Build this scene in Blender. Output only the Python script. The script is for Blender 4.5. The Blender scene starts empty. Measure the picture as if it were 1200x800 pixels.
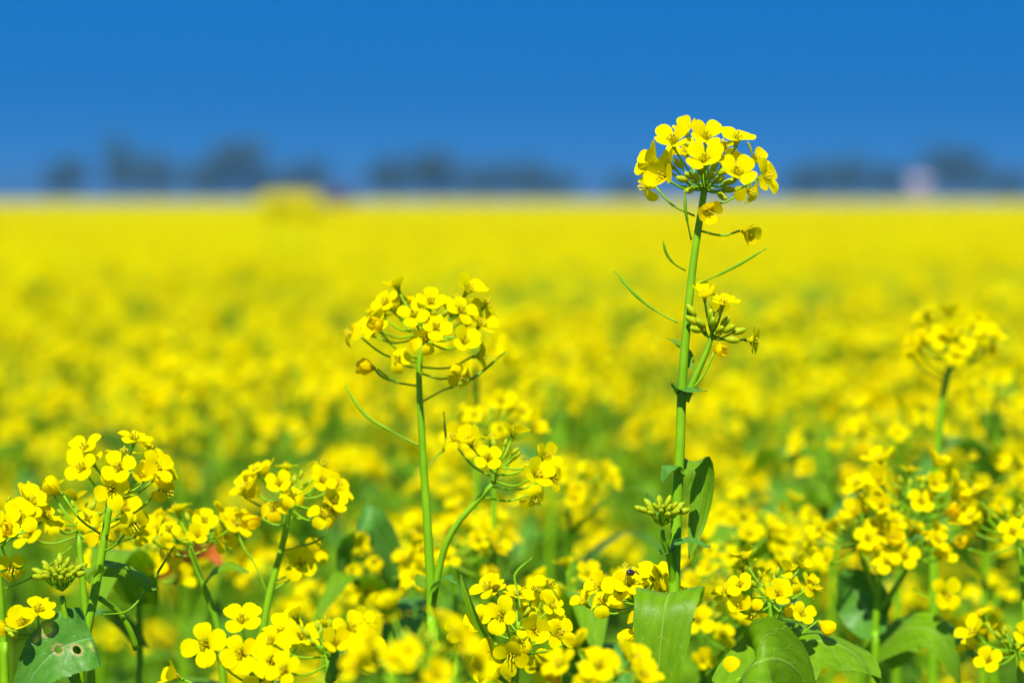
import bpy, math, random
from mathutils import Vector, Matrix, noise
import numpy as np

R = math.radians
V = Vector
scene = bpy.context.scene
col = scene.collection

# ------------------------------------------------------------------ camera
CAM_Z = 1.10
HORIZON = 234                      # picture row of the horizon
PITCH = math.atan((400 - HORIZON) / 3333.33)
FPX = 100 / 36 * 1200
cam_data = bpy.data.cameras.new('camera')
cam_data.lens = 100
cam_data.sensor_width = 36
cam_data.clip_start = 0.05
cam_data.clip_end = 6000
cam_data.dof.use_dof = True
cam_data.dof.focus_distance = 1.30
cam_data.dof.aperture_fstop = 6.6
cam_data.dof.aperture_blades = 0
cam = bpy.data.objects.new('camera', cam_data)
cam.location = (0, 0, CAM_Z)
cam.rotation_euler = (math.pi / 2 - PITCH, 0, 0)
col.objects.link(cam)
scene.camera = cam

# ------------------------------------------------------------------ world and sun
SUN_EL, SUN_AZ = 54, 190          # azimuth clockwise from +Y (the view direction)
world = bpy.data.worlds.new('World')
scene.world = world
world.use_nodes = True
wn, wl = world.node_tree.nodes, world.node_tree.links
wn.clear()
w_out = wn.new('ShaderNodeOutputWorld')
w_bg = wn.new('ShaderNodeBackground')
w_bg.inputs['Strength'].default_value = 0.13
w_sky = wn.new('ShaderNodeTexSky')
w_sky.sky_type = 'NISHITA'
w_sky.sun_disc = False
w_sky.sun_elevation = R(SUN_EL)
w_sky.sun_rotation = R(SUN_AZ)
w_sky.altitude = 0
w_sky.air_density = 1.0
w_sky.dust_density = 0.0
w_sky.ozone_density = 6.0
w_tc = wn.new('ShaderNodeTexCoord')
w_map = wn.new('ShaderNodeMapping')
w_map.inputs['Scale'].default_value = (1, 1, 20)
w_map.inputs['Location'].default_value = (0, 0, 0.28)
w_nrm = wn.new('ShaderNodeVectorMath')
w_nrm.operation = 'NORMALIZE'
w_hsv = wn.new('ShaderNodeHueSaturation')
w_hsv.inputs['Saturation'].default_value = 1.3
w_hsv.inputs['Value'].default_value = 1.0
wl.new(w_tc.outputs['Generated'], w_map.inputs['Vector'])
wl.new(w_map.outputs['Vector'], w_nrm.inputs[0])
wl.new(w_nrm.outputs['Vector'], w_sky.inputs['Vector'])
wl.new(w_sky.outputs['Color'], w_hsv.inputs['Color'])
w_tint = wn.new('ShaderNodeMixRGB')
w_tint.blend_type = 'MULTIPLY'
w_tint.inputs['Fac'].default_value = 1
w_tint.inputs['Color2'].default_value = (0.0, 1.12, 1.06, 1)
wl.new(w_hsv.outputs['Color'], w_tint.inputs['Color1'])
wl.new(w_tint.outputs['Color'], w_bg.inputs['Color'])
wl.new(w_bg.outputs['Background'], w_out.inputs['Surface'])

sun_data = bpy.data.lights.new('sun', 'SUN')
sun_data.energy = 5.0
sun_data.angle = R(0.53)
sun_data.color = (1.0, 0.95, 0.86)
sun = bpy.data.objects.new('sun', sun_data)
el, az = R(SUN_EL), R(SUN_AZ)
SUN_DIR = V((math.sin(az) * math.cos(el), math.cos(az) * math.cos(el), math.sin(el)))
sun.rotation_euler = (-SUN_DIR).to_track_quat('-Z', 'Y').to_euler()
sun.location = (0, -3, 8)
col.objects.link(sun)

scene.view_settings.view_transform = 'Standard'
scene.view_settings.look = 'None'
scene.view_settings.exposure = 0.84
scene.view_settings.gamma = 1.0
scene.render.engine = 'CYCLES'
scene.cycles.use_denoising = True
scene.cycles.max_bounces = 5
scene.cycles.diffuse_bounces = 3
scene.cycles.glossy_bounces = 2
scene.cycles.transmission_bounces = 6
scene.cycles.volume_bounces = 0

# ------------------------------------------------------------------ materials
def new_mat(name):
    m = bpy.data.materials.new(name)
    m.use_nodes = True
    m.node_tree.nodes.clear()
    return m, m.node_tree.nodes, m.node_tree.links

def thin_shader(nt, color_socket, rough, trans, trans_gain=(1, 1, 1), spec=0.4, normal=None):
    n, l = nt.nodes, nt.links
    out = n.new('ShaderNodeOutputMaterial')
    p = n.new('ShaderNodeBsdfPrincipled')
    p.inputs['Roughness'].default_value = rough
    p.inputs['Specular IOR Level'].default_value = spec
    l.new(color_socket, p.inputs['Base Color'])
    if normal is not None:
        l.new(normal, p.inputs['Normal'])
    if trans > 0:
        t = n.new('ShaderNodeBsdfTranslucent')
        g = n.new('ShaderNodeMixRGB')
        g.blend_type = 'MULTIPLY'
        g.inputs['Fac'].default_value = 1
        g.inputs['Color2'].default_value = (*trans_gain, 1)
        l.new(color_socket, g.inputs['Color1'])
        l.new(g.outputs['Color'], t.inputs['Color'])
        mx = n.new('ShaderNodeMixShader')
        mx.inputs['Fac'].default_value = trans
        l.new(p.outputs['BSDF'], mx.inputs[1])
        l.new(t.outputs['BSDF'], mx.inputs[2])
        l.new(mx.outputs['Shader'], out.inputs['Surface'])
    else:
        l.new(p.outputs['BSDF'], out.inputs['Surface'])
    return p

def ramp(n, stops):
    r = n.new('ShaderNodeValToRGB')
    while len(r.color_ramp.elements) < len(stops):
        r.color_ramp.elements.new(0.5)
    for e, (pos, c) in zip(r.color_ramp.elements, stops):
        e.position = pos
        e.color = (*c, 1)
    return r

def noise_col(n, l, scale, stops, detail=3, coord=None):
    tx = n.new('ShaderNodeTexNoise')
    tx.inputs['Scale'].default_value = scale
    tx.inputs['Detail'].default_value = detail
    if coord is not None:
        l.new(coord, tx.inputs['Vector'])
    r = ramp(n, stops)
    l.new(tx.outputs['Fac'], r.inputs['Fac'])
    return r.outputs['Color'], tx

def mix(n, l, fac, a, b, mode='MIX'):
    m = n.new('ShaderNodeMixRGB')
    m.blend_type = mode
    for sock, v in ((m.inputs['Fac'], fac), (m.inputs['Color1'], a), (m.inputs['Color2'], b)):
        if isinstance(v, (int, float)):
            sock.default_value = v
        elif isinstance(v, tuple):
            sock.default_value = (*v, 1)
        else:
            l.new(v, sock)
    return m.outputs['Color']

def petal_mat(name, tip, base, trans=0.5):
    """petals: greenish claw to yellow blade by the stored 't', fine veins, a little variety from flower to flower"""
    m, n, l = new_mat(name)
    at_ = n.new('ShaderNodeAttribute')
    at_.attribute_name = 't'
    r = ramp(n, [(0.0, base), (0.42, tip), (1.0, tip)])
    l.new(at_.outputs['Fac'], r.inputs['Fac'])
    geo = n.new('ShaderNodeTexCoord')
    c2, tx = noise_col(n, l, 900, [(0.3, (0.95, 0.93, 0.9)), (0.7, (1, 1, 1))], 2, geo.outputs['Object'])
    c = mix(n, l, 1.0, r.outputs['Color'], c2, 'MULTIPLY')
    oi = n.new('ShaderNodeObjectInfo')
    rr = ramp(n, [(0.0, (0.95, 0.88, 0.8)), (0.5, (1, 0.98, 1)), (1.0, (1, 1.02, 1))])
    l.new(oi.outputs['Random'], rr.inputs['Fac'])
    c = mix(n, l, 1.0, c, rr.outputs['Color'], 'MULTIPLY')
    b = n.new('ShaderNodeBump')
    b.inputs['Strength'].default_value = 0.05
    b.inputs['Distance'].default_value = 0.0004
    l.new(tx.outputs['Fac'], b.inputs['Height'])
    thin_shader(m.node_tree, c, 0.55, trans, (1.08, 1.08, 1), 0.0, b.outputs['Normal'])
    return m

def plain_leafy(name, stops, scale, rough=0.5, trans=0.0, spec=0.4):
    m, n, l = new_mat(name)
    geo = n.new('ShaderNodeTexCoord')
    c, tx = noise_col(n, l, scale, stops, 4, geo.outputs['Object'])
    b = n.new('ShaderNodeBump')
    b.inputs['Strength'].default_value = 0.15
    b.inputs['Distance'].default_value = 0.0006
    l.new(tx.outputs['Fac'], b.inputs['Height'])
    thin_shader(m.node_tree, c, rough, trans, (1.1, 1.1, 0.7), spec, b.outputs['Normal'])
    return m

def leaf_mat(name, dark, light, vein, trans=0.36, rough=0.42):
    """leaf blade: midrib and side veins from the leaf's own UV, mottling, brown rims where 'wear' is stored"""
    m, n, l = new_mat(name)
    uv = n.new('ShaderNodeUVMap')
    uv.uv_map = 'UVMap'
    sep = n.new('ShaderNodeSeparateXYZ')
    l.new(uv.outputs['UV'], sep.inputs['Vector'])

    def mth(op, a, b=None, c=None):
        q = n.new('ShaderNodeMath')
        q.operation = op
        for i, v in enumerate((a, b, c)):
            if v is None:
                continue
            if isinstance(v, (int, float)):
                q.inputs[i].default_value = v
            else:
                l.new(v, q.inputs[i])
        return q.outputs[0]
    nz = n.new('ShaderNodeTexNoise')
    nz.inputs['Scale'].default_value = 9
    nz.inputs['Detail'].default_value = 5
    l.new(uv.outputs['UV'], nz.inputs['Vector'])
    wob = mth('MULTIPLY', mth('SUBTRACT', nz.outputs['Fac'], 0.5), 0.16)
    ua = mth('ABSOLUTE', mth('SUBTRACT', sep.outputs['X'], 0.5))
    midr = mth('SUBTRACT', 1.0, mth('DIVIDE', ua, 0.028))
    midr = mth('MAXIMUM', midr, 0.0)
    sv = mth('ADD', mth('SUBTRACT', sep.outputs['Y'], mth('MULTIPLY', ua, 0.55)), wob)
    fr = mth('FRACT', mth('MULTIPLY', sv, 6.5))
    side = mth('SUBTRACT', 1.0, mth('DIVIDE', mth('ABSOLUTE', mth('SUBTRACT', fr, 0.5)), 0.06))
    side = mth('MULTIPLY', mth('MAXIMUM', side, 0.0), 0.55)
    vm = mth('MINIMUM', mth('ADD', midr, side), 1.0)
    r = ramp(n, [(0.25, dark), (0.75, light)])
    l.new(nz.outputs['Fac'], r.inputs['Fac'])
    c = mix(n, l, mth('MULTIPLY', vm, 0.75), r.outputs['Color'], vein)
    wr = n.new('ShaderNodeAttribute')
    wr.attribute_name = 'wear'
    c = mix(n, l, wr.outputs['Fac'], c, (0.34, 0.27, 0.10))
    b = n.new('ShaderNodeBump')
    b.inputs['Strength'].default_value = 0.6
    b.inputs['Distance'].default_value = 0.0008
    hh = mth('ADD', mth('MULTIPLY', vm, -0.6), mth('MULTIPLY', nz.outputs['Fac'], 0.8))
    l.new(hh, b.inputs['Height'])
    thin_shader(m.node_tree, c, rough, trans, (1.25, 1.25, 0.2), 0.14, b.outputs['Normal'])
    return m

YEL, CLAW = (0.86, 0.745, 0.0), (0.77, 0.71, 0.001)
M_PETAL = petal_mat('petal_yellow', YEL, CLAW)
M_WILT = petal_mat('petal_wilting', (0.85, 0.68, 0.001), (0.72, 0.58, 0.002), 0.55)
M_STAMEN = plain_leafy('stamen_yellow', [(0.3, (0.74, 0.62, 0.005)), (0.7, (0.84, 0.74, 0.02))], 700, 0.6, 0.4, 0.1)
M_STEM = plain_leafy('stem_green', [(0.3, (0.11, 0.27, 0.002)), (0.7, (0.19, 0.38, 0.004))], 60, 0.45, 0, 0.15)
M_POD = plain_leafy('pod_green', [(0.3, (0.09, 0.23, 0.002)), (0.7, (0.17, 0.33, 0.004))], 90, 0.45, 0, 0.15)
M_BUD = plain_leafy('bud_green', [(0.3, (0.26, 0.38, 0.003)), (0.75, (0.52, 0.54, 0.005))], 300, 0.45, 0.25, 0.15)
M_LEAF = leaf_mat('leaf_green', (0.095, 0.225, 0.001), (0.165, 0.320, 0.004), (0.27, 0.42, 0.05))
M_LEAF_BLUE = leaf_mat('leaf_bluish', (0.048, 0.175, 0.012), (0.095, 0.250, 0.026), (0.19, 0.37, 0.11), 0.26, 0.38)
M_LEAF_RED = leaf_mat('leaf_dying_red', (0.42, 0.07, 0.012), (0.55, 0.16, 0.015), (0.5, 0.25, 0.05))
M_SOIL = plain_leafy('soil', [(0.3, (0.055, 0.038, 0.022)), (0.7, (0.12, 0.085, 0.05))], 6, 0.9)
M_GRASS = plain_leafy('meadow', [(0.3, (0.05, 0.09, 0.02)), (0.7, (0.10, 0.13, 0.04))], 0.05, 0.9)
M_CROWN = plain_leafy('tree_foliage', [(0.3, (0.016, 0.055, 0.012)), (0.7, (0.035, 0.09, 0.02))], 0.7, 0.6, 0.2)
M_BUSH_RED = plain_leafy('purple_foliage', [(0.3, (0.10, 0.025, 0.035)), (0.7, (0.18, 0.05, 0.06))], 3, 0.6, 0.2)
M_BARK = plain_leafy('bark', [(0.3, (0.07, 0.05, 0.035)), (0.7, (0.14, 0.10, 0.07))], 8, 0.9)
M_WALL = plain_leafy('hut_plaster', [(0.3, (0.36, 0.26, 0.27)), (0.7, (0.44, 0.33, 0.34))], 1.5, 0.9)
M_ROOF = plain_leafy('hut_roof', [(0.3, (0.30, 0.22, 0.24)), (0.7, (0.38, 0.29, 0.30))], 2, 0.8)
M_DARK = plain_leafy('dark_wood', [(0.3, (0.05, 0.04, 0.03)), (0.7, (0.09, 0.07, 0.05))], 5, 0.7)
M_BEE = plain_leafy('insect_body', [(0.35, (0.010, 0.007, 0.006)), (0.65, (0.04, 0.02, 0.01))], 900, 0.5)
M_WING = plain_leafy('insect_wing', [(0.3, (0.25, 0.22, 0.18)), (0.7, (0.38, 0.34, 0.28))], 900, 0.2, 0.6)

# ------------------------------------------------------------------ geometry helpers
_f = V((0, math.cos(PITCH), -math.sin(PITCH)))
_u = V((0, math.sin(PITCH), math.cos(PITCH)))

def at(px, py, d):
    """the place seen at picture position (px, py), d metres ahead"""
    return V((0, 0, CAM_Z)) + d * (_f + (px - 600) / FPX * V((1, 0, 0)) - (py - 400) / FPX * _u)

class MB:
    def __init__(self):
        self.v, self.f, self.m, self.t, self.uv, self.mats = [], [], [], [], [], []

    def mi(self, m):
        if m not in self.mats:
            self.mats.append(m)
        return self.mats.index(m)

    def add(self, verts, faces, mat, t=None, uv=None, mx=None):
        o = len(self.v)
        if mx is not None:
            verts = [mx @ V(p) for p in verts]
        self.v += [tuple(p) for p in verts]
        self.f += [tuple(i + o for i in q) for q in faces]
        self.m += [self.mi(mat)] * len(faces)
        self.t += list(t) if t is not None else [0.7] * len(verts)
        self.uv += list(uv) if uv is not None else [(0, 0)] * len(verts)

    def join(self, b, mx):
        o = len(self.v)
        self.v += [tuple(mx @ V(p)) for p in b.v]
        self.f += [tuple(i + o for i in q) for q in b.f]
        idx = [self.mi(m) for m in b.mats]
        self.m += [idx[k] for k in b.m]
        self.t += b.t
        self.uv += b.uv

    def mesh(self, name, smooth=True, wear=None):
        me = bpy.data.meshes.new(name)
        me.from_pydata(self.v, [], self.f)
        for m in self.mats:
            me.materials.append(m)
        me.polygons.foreach_set('material_index', self.m)
        me.polygons.foreach_set('use_smooth', [smooth] * len(self.f))
        a = me.attributes.new('t', 'FLOAT', 'POINT')
        a.data.foreach_set('value', self.t)
        if wear is not None:
            a = me.attributes.new('wear', 'FLOAT', 'POINT')
            a.data.foreach_set('value', wear)
        ul = me.uv_layers.new(name='UVMap')
        li = np.empty(len(me.loops), dtype=np.int32)
        me.loops.foreach_get('vertex_index', li)
        ul.data.foreach_set('uv', np.array(self.uv, dtype=np.float32)[li].ravel())
        me.update()
        return me

def link(name, data, parent=None, mx=None):
    o = bpy.data.objects.new(name, data)
    col.objects.link(o)
    if parent is not None:
        o.parent = parent
    if mx is not None:
        o.matrix_basis = mx
    return o

def tag(o, label=None, cat=None, group=None, kind=None):
    for k, v in (('label', label), ('category', cat), ('group', group), ('kind', kind)):
        if v:
            o[k] = v
    return o

def catmull(pts, n):
    pts = [V(p) for p in pts]
    if len(pts) == 2:
        return [pts[0].lerp(pts[1], i / n) for i in range(n + 1)]
    P = [2 * pts[0] - pts[1]] + pts + [2 * pts[-1] - pts[-2]]
    out = []
    seg = len(pts) - 1
    for i in range(n + 1):
        x = i / n * seg
        k = min(int(x), seg - 1)
        u = x - k
        a, b, c, d = P[k:k + 4]
        out.append(0.5 * (2 * b + (c - a) * u + (2 * a - 5 * b + 4 * c - d) * u * u + (3 * b - a - 3 * c + d) * u ** 3))
    return out

def interp(tab, x):
    for (x0, y0), (x1, y1) in zip(tab, tab[1:]):
        if x <= x1:
            return y0 + (y1 - y0) * max(0, (x - x0)) / (x1 - x0)
    return tab[-1][1]

def tube(mb, pts, radii, mat, sides=6, cap=True, mx=None):
    n = len(pts)
    ref = V((0.31, 0.87, 0.2)).normalized()
    verts, faces = [], []
    for i, p in enumerate(pts):
        T = (pts[min(i + 1, n - 1)] - pts[max(i - 1, 0)]).normalized()
        A = T.cross(ref)
        if A.length < 0.05:
            A = T.cross(V((1, 0, 0)))
        A.normalize()
        B = T.cross(A)
        r = radii[i] if not isinstance(radii, (int, float)) else radii
        for k in range(sides):
            a = 2 * math.pi * k / sides
            verts.append(p + r * (math.cos(a) * A + math.sin(a) * B))
    for i in range(n - 1):
        for k in range(sides):
            k2 = (k + 1) % sides
            faces.append((i * sides + k, i * sides + k2, (i + 1) * sides + k2, (i + 1) * sides + k))
    if cap:
        faces.append(tuple(range((n - 1) * sides, n * sides)))
        faces.append(tuple(reversed(range(sides))))
    mb.add(verts, faces, mat, mx=mx)

def frame_z(direction, spin=0.0):
    z = V(direction).normalized()
    x = V((0, 0, 1)).cross(z)
    if x.length < 0.05:
        x = V((1, 0, 0))
    x.normalize()
    y = z.cross(x)
    m = Matrix((x, y, z)).transposed().to_4x4()
    return m @ Matrix.Rotation(spin, 4, 'Z')

# ------------------------------------------------------------------ petals, flowers, buds
PROFILE = {   # (outward, up, half width) in mm from the claw to the tip
    'open': [(0.6, 0, .35), (0.9, 1.9, .9), (1.7, 3.2, 2.2), (3.1, 4.0, 3.3), (4.8, 4.5, 4.1), (6.5, 4.8, 4.0), (7.9, 4.8, 2.9), (8.6, 4.7, 1.0)],
    'cup': [(0.6, 0, .35), (0.9, 2.0, .9), (1.6, 3.5, 2.1), (2.8, 4.8, 3.2), (4.1, 6.1, 4.0), (5.3, 7.3, 4.0), (6.2, 8.2, 2.9), (6.7, 8.6, 1.0)],
    'bowl': [(0.6, 0, .35), (0.9, 2.0, .9), (1.7, 3.4, 2.2), (3.0, 4.5, 3.5), (4.5, 5.5, 4.3), (6.1, 6.4, 4.2), (7.3, 7.0, 3.1), (7.9, 7.2, 1.0)],
    'shut': [(0.7, 0, .6), (1.3, 1.6, 1.4), (2.4, 3.2, 2.6), (3.2, 5.0, 3.6), (3.5, 6.8, 4.0), (3.3, 8.3, 3.6), (2.6, 9.4, 2.4), (1.7, 9.9, .9)],
    'droop': [(0.6, 0, .35), (1.0, 1.9, .5), (1.9, 3.0, 1.1), (3.3, 3.2, 3.0), (4.8, 2.6, 3.8), (6.0, 1.4, 3.8), (6.7, 0.3, 2.8), (6.9, -.4, 1.0)],
}

def petal_geo(kind, rows, cols, rng, mat):
    prof = PROFILE[kind]
    wf, lf = rng.uniform(.84, 1.03), rng.uniform(.90, 1.06)
    prof = [(a * lf, b, c * wf) for a, b, c in prof]
    sp = catmull(prof, rows)
    cup = rng.uniform(-0.02, 0.10)
    ruf = rng.uniform(0.02, 0.09) if kind != 'shut' else 0.12
    ph = rng.uniform(0, 6)
    skew = rng.uniform(-0.05, 0.05)
    mb = MB()
    verts, faces, ts = [], [], []
    for i, q in enumerate(sp):
        s = i / rows
        for k in range(cols + 1):
            u = -1 + 2 * k / cols
            w = max(q.z, 0.05)
            # rounded, slightly notched end
            y = q.x - 0.35 * (u * u) * (s > 0.5) * (1 - s) + (-0.25 * (1 - abs(u)) if i == rows else 0)
            z = q.y + (cup * w * u * u * 2 + ruf * w * math.sin(ph + 5 * s + 2.4 * u)) * min(1, s * 2)
            if kind == 'shut':
                y -= 0.45 * u * u * w * 0.6
            verts.append(V((u * w + skew * s * 5, y, z)) * 0.001)
            ts.append(s)
    for i in range(rows):
        for k in range(cols):
            a = i * (cols + 1) + k
            faces.append((a, a + 1, a + cols + 2, a + cols + 1))
    mb.add(verts, faces, mat, t=ts)
    return mb

rngp = random.Random(5)
PETALS = {k: [petal_geo(k, 7, 4, rngp, M_PETAL).mesh('petal') for _ in range(7)] for k in PROFILE}
PETALS_W = {k: [petal_geo(k, 7, 4, rngp, M_WILT).mesh('petal') for _ in range(3)] for k in ('shut', 'droop', 'cup')}

def stamen_geo(simple=False):
    mb = MB()
    rs = random.Random(3)
    n = 4 if simple else 6
    for k in range(n):
        a = 2 * math.pi * k / n + 0.4
        tip = V((math.cos(a) * 1.7, math.sin(a) * 1.7, 5.6 + rs.uniform(-.5, .6))) * 0.001
        b = V((math.cos(a) * 0.5, math.sin(a) * 0.5, 0.6)) * 0.001
        tube(mb, [b, b.lerp(tip, 0.55) + V((math.cos(a), math.sin(a), 0)) * 0.0002, tip], [0.00016] * 3, M_STAMEN, 3)
        tube(mb, [tip - V((0, 0, 0.0009)), tip, tip + V((0, 0, 0.0007))], [0.00018, 0.00034, 0.00012], M_STAMEN, 4)
    tube(mb, [V((0, 0, 0)), V((0, 0, 0.004)), V((0, 0, 0.0066)), V((0, 0, 0.0072))], [0.0005, 0.0005, 0.0003, 0.0005], M_STAMEN, 5)
    return mb
STAMENS = stamen_geo().mesh('stamens')

def sepal_geo(mb, mx):
    for k in range(4):
        a = math.pi / 2 * k + math.pi / 4
        rot = Matrix.Rotation(a, 4, 'Z')
        vs, fs = [], []
        for (y, z, w) in ((0.3, -0.2, 0.5), (1.2, 1.6, 1.0), (2.1, 3.4, 0.8), (2.7, 4.6, 0.15)):
            for u in (-1, 0, 1):
                vs.append(V((u * w, y - 0.25 * abs(u), z)) * 0.001)
        for i in range(3):
            for j in range(2):
                q = i * 3 + j
                fs.append((q, q + 1, q + 4, q + 3))
        mb.add(vs, fs, M_BUD, mx=mx @ rot)
    tube(mb, [V((0, 0, -0.0012)), V((0, 0, 0)), V((0, 0, 0.0006))], [0.0006, 0.0011, 0.0007], M_POD, 6, mx=mx)

def flower_low(kind, rng, rows=4, cols=2):
    """whole flower as one mesh, for plants farther back"""
    mb = MB()
    for k in range(4):
        p = petal_geo(kind, rows, cols, rng, M_PETAL)
        mb.join(p, Matrix.Rotation(math.pi / 2 * k + rng.uniform(-.15, .15), 4, 'Z') @ Matrix.Rotation(rng.uniform(-.15, .15), 4, 'X'))
    for k in range(4):
        a = math.pi / 2 * k + 0.8
        tube(mb, [V((0, 0, 0.001)), V((math.cos(a) * 1.5, math.sin(a) * 1.5, 5.2)) * 0.001], [0.0002, 0.0004], M_STAMEN, 3)
    tube(mb, [V((0, 0, -0.001)), V((0, 0, 0.0010)), V((0, 0, 0.0016))], [0.0006, 0.0012, 0.0008], M_BUD, 5)
    return mb
FLOW_LOW = [flower_low(k, rngp) for k in ('open', 'bowl', 'open', 'cup', 'bowl', 'droop')]
FLOW_LOW_ME = [b.mesh('flower') for b in FLOW_LOW]

def flower_tiny(rng):
    mb = MB()
    for k in range(4):
        vs = [V((0, 0.6, 1)) * 0.001, V((3.8, 4.4, 4.2 + rng.uniform(-1, 1))) * 0.001, V((0, 7.8, 4.9 + rng.uniform(-1.2, 1))) * 0.001, V((-3.8, 4.4, 4.2)) * 0.001]
        mb.add(vs, [(0, 1, 2, 3)], M_PETAL, t=[0.1, 0.6, 1, 0.6], mx=Matrix.Rotation(math.pi / 2 * k + rng.uniform(-.2, .2), 4, 'Z'))
    return mb
FLOW_TINY = [flower_tiny(rngp) for _ in range(4)]

def bud_geo(mb, mx, size=1.0, mat=None):
    n = 7
    prof = [(0, 0.6), (0.8, 1.0), (2.0, 1.35), (3.4, 1.3), (4.6, 0.95), (5.3, 0.45)]
    pts = [V((0, 0, z)) * 0.001 * size for z, r in prof]
    tube(mb, pts, [r * 0.001 * size for z, r in prof], mat or M_BUD, n, mx=mx)

# ------------------------------------------------------------------ leaves
LEAF_SHAPE = {
    'oblong': [(0, .30), (.08, .62), (.25, .92), (.5, 1.0), (.72, .86), (.88, .55), (.96, .26), (1, .03)],
    'clasp': [(0, .75), (.1, .95), (.3, 1.0), (.55, .85), (.8, .5), (.95, .18), (1, .03)],
    'basal': [(0, .06), (.12, .07), (.22, .35), (.30, .28), (.42, .8), (.6, 1.0), (.8, .85), (.93, .5), (1, .05)],
    'narrow': [(0, .2), (.2, .7), (.45, 1.0), (.7, .7), (.9, .3), (1, .03)],
}

def leaf_geo(pts, width, side, shape='oblong', fold=0.15, wave=0.05, seed=0, nr=14, nc=6, holes=(), mat=None, jag=0.03):
    rs = random.Random(seed)
    mid = catmull(pts, nr)
    side = V(side).normalized()
    ph = rs.uniform(0, 6)
    verts, uvs, faces = [], [], []
    for i, p in enumerate(mid):
        v = i / nr
        T = (mid[min(i + 1, nr)] - mid[max(i - 1, 0)]).normalized()
        N = side.cross(T).normalized()
        S = T.cross(N).normalized()
        w0 = interp(LEAF_SHAPE[shape], v) * width / 2
        wl_ = w0 * (1 + rs.uniform(-jag, jag))
        wr_ = w0 * (1 + rs.uniform(-jag, jag))
        for k in range(nc + 1):
            u = -1 + 2 * k / nc
            w = wl_ if u < 0 else wr_
            z = fold * abs(u) * w + wave * width * u * u * math.sin(ph + v * 13 + (1.9 if u > 0 else 0)) \
                + 0.02 * width * math.sin(3 * ph + 9 * v + 4 * u)
            verts.append(p + S * (u * w) + N * z)
            uvs.append((0.5 + 0.5 * u, v))
    wear = [0.0] * len(verts)
    for i in range(nr):
        for k in range(nc):
            a = i * (nc + 1) + k
            faces.append((a, a + 1, a + nc + 2, a + nc + 1))
    if holes:
        keep = []
        L = sum((mid[i + 1] - mid[i]).length for i in range(nr))
        def hd(uv, h):
            return math.hypot((uv[0] - h[0]) * width, (uv[1] - h[1]) * L)
        for f in faces:
            c = (sum(uvs[i][0] for i in f) / 4, sum(uvs[i][1] for i in f) / 4)
            if not any(hd(c, h) < h[2] for h in holes):
                keep.append(f)
        used = {}
        for f in keep:
            for a, b in zip(f, f[1:] + f[:1]):
                used[(min(a, b), max(a, b))] = used.get((min(a, b), max(a, b)), 0) + 1
        rim = {i for e, c in used.items() if c == 1 for i in e}
        base = list(verts)
        for i in rim:
            for h in holes:
                dd = hd(uvs[i], h)
                if dd < h[2] * 1.8 and dd > 1e-6:
                    # move the rim vertex onto the round edge
                    uc = ((h[0] + (uvs[i][0] - h[0]) * h[2] / dd), (h[1] + (uvs[i][1] - h[1]) * h[2] / dd))
                    x, y = uc[0] * nc, uc[1] * nr
                    k0, i0 = min(int(x), nc - 1), min(int(y), nr - 1)
                    fx, fy = x - k0, y - i0
                    g = lambda r, c: base[r * (nc + 1) + c]
                    verts[i] = (g(i0, k0) * (1 - fx) + g(i0, k0 + 1) * fx) * (1 - fy) + (g(i0 + 1, k0) * (1 - fx) + g(i0 + 1, k0 + 1) * fx) * fy
        for i, q in enumerate(uvs):
            for h in holes:
                if hd(q, h) < h[2] * 1.7:
                    wear[i] = 0.7
        faces = keep
    mb = MB()
    mb.add(verts, faces, mat or M_LEAF, uv=uvs)
    mb.wear = wear
    return mb

# ------------------------------------------------------------------ ground, far field
def sheet(name, x0, x1, y0, y1, z, mat, nx=1, ny=1, amp=0.0, f=1.0):
    mb = MB()
    vs, fs = [], []
    for j in range(ny + 1):
        for i in range(nx + 1):
            x, y = x0 + (x1 - x0) * i / nx, y0 + (y1 - y0) * j / ny
            vs.append(V((x, y, z + (amp * noise.noise(V((x * f, y * f, 0))) if amp else 0))))
    for j in range(ny):
        for i in range(nx):
            a = j * (nx + 1) + i
            fs.append((a, a + 1, a + nx + 2, a + nx + 1))
    mb.add(vs, fs, mat)
    return link(name, mb.mesh(name))

tag(sheet('ground', -1500, 1500, -300, 2700, -0.004, M_GRASS), kind='structure')
tag(sheet('field_soil', -195, 195, -4, 345, 0.0, M_SOIL), kind='structure')

# ------------------------------------------------------------------ hero plants
GA = 2.399963

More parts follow.
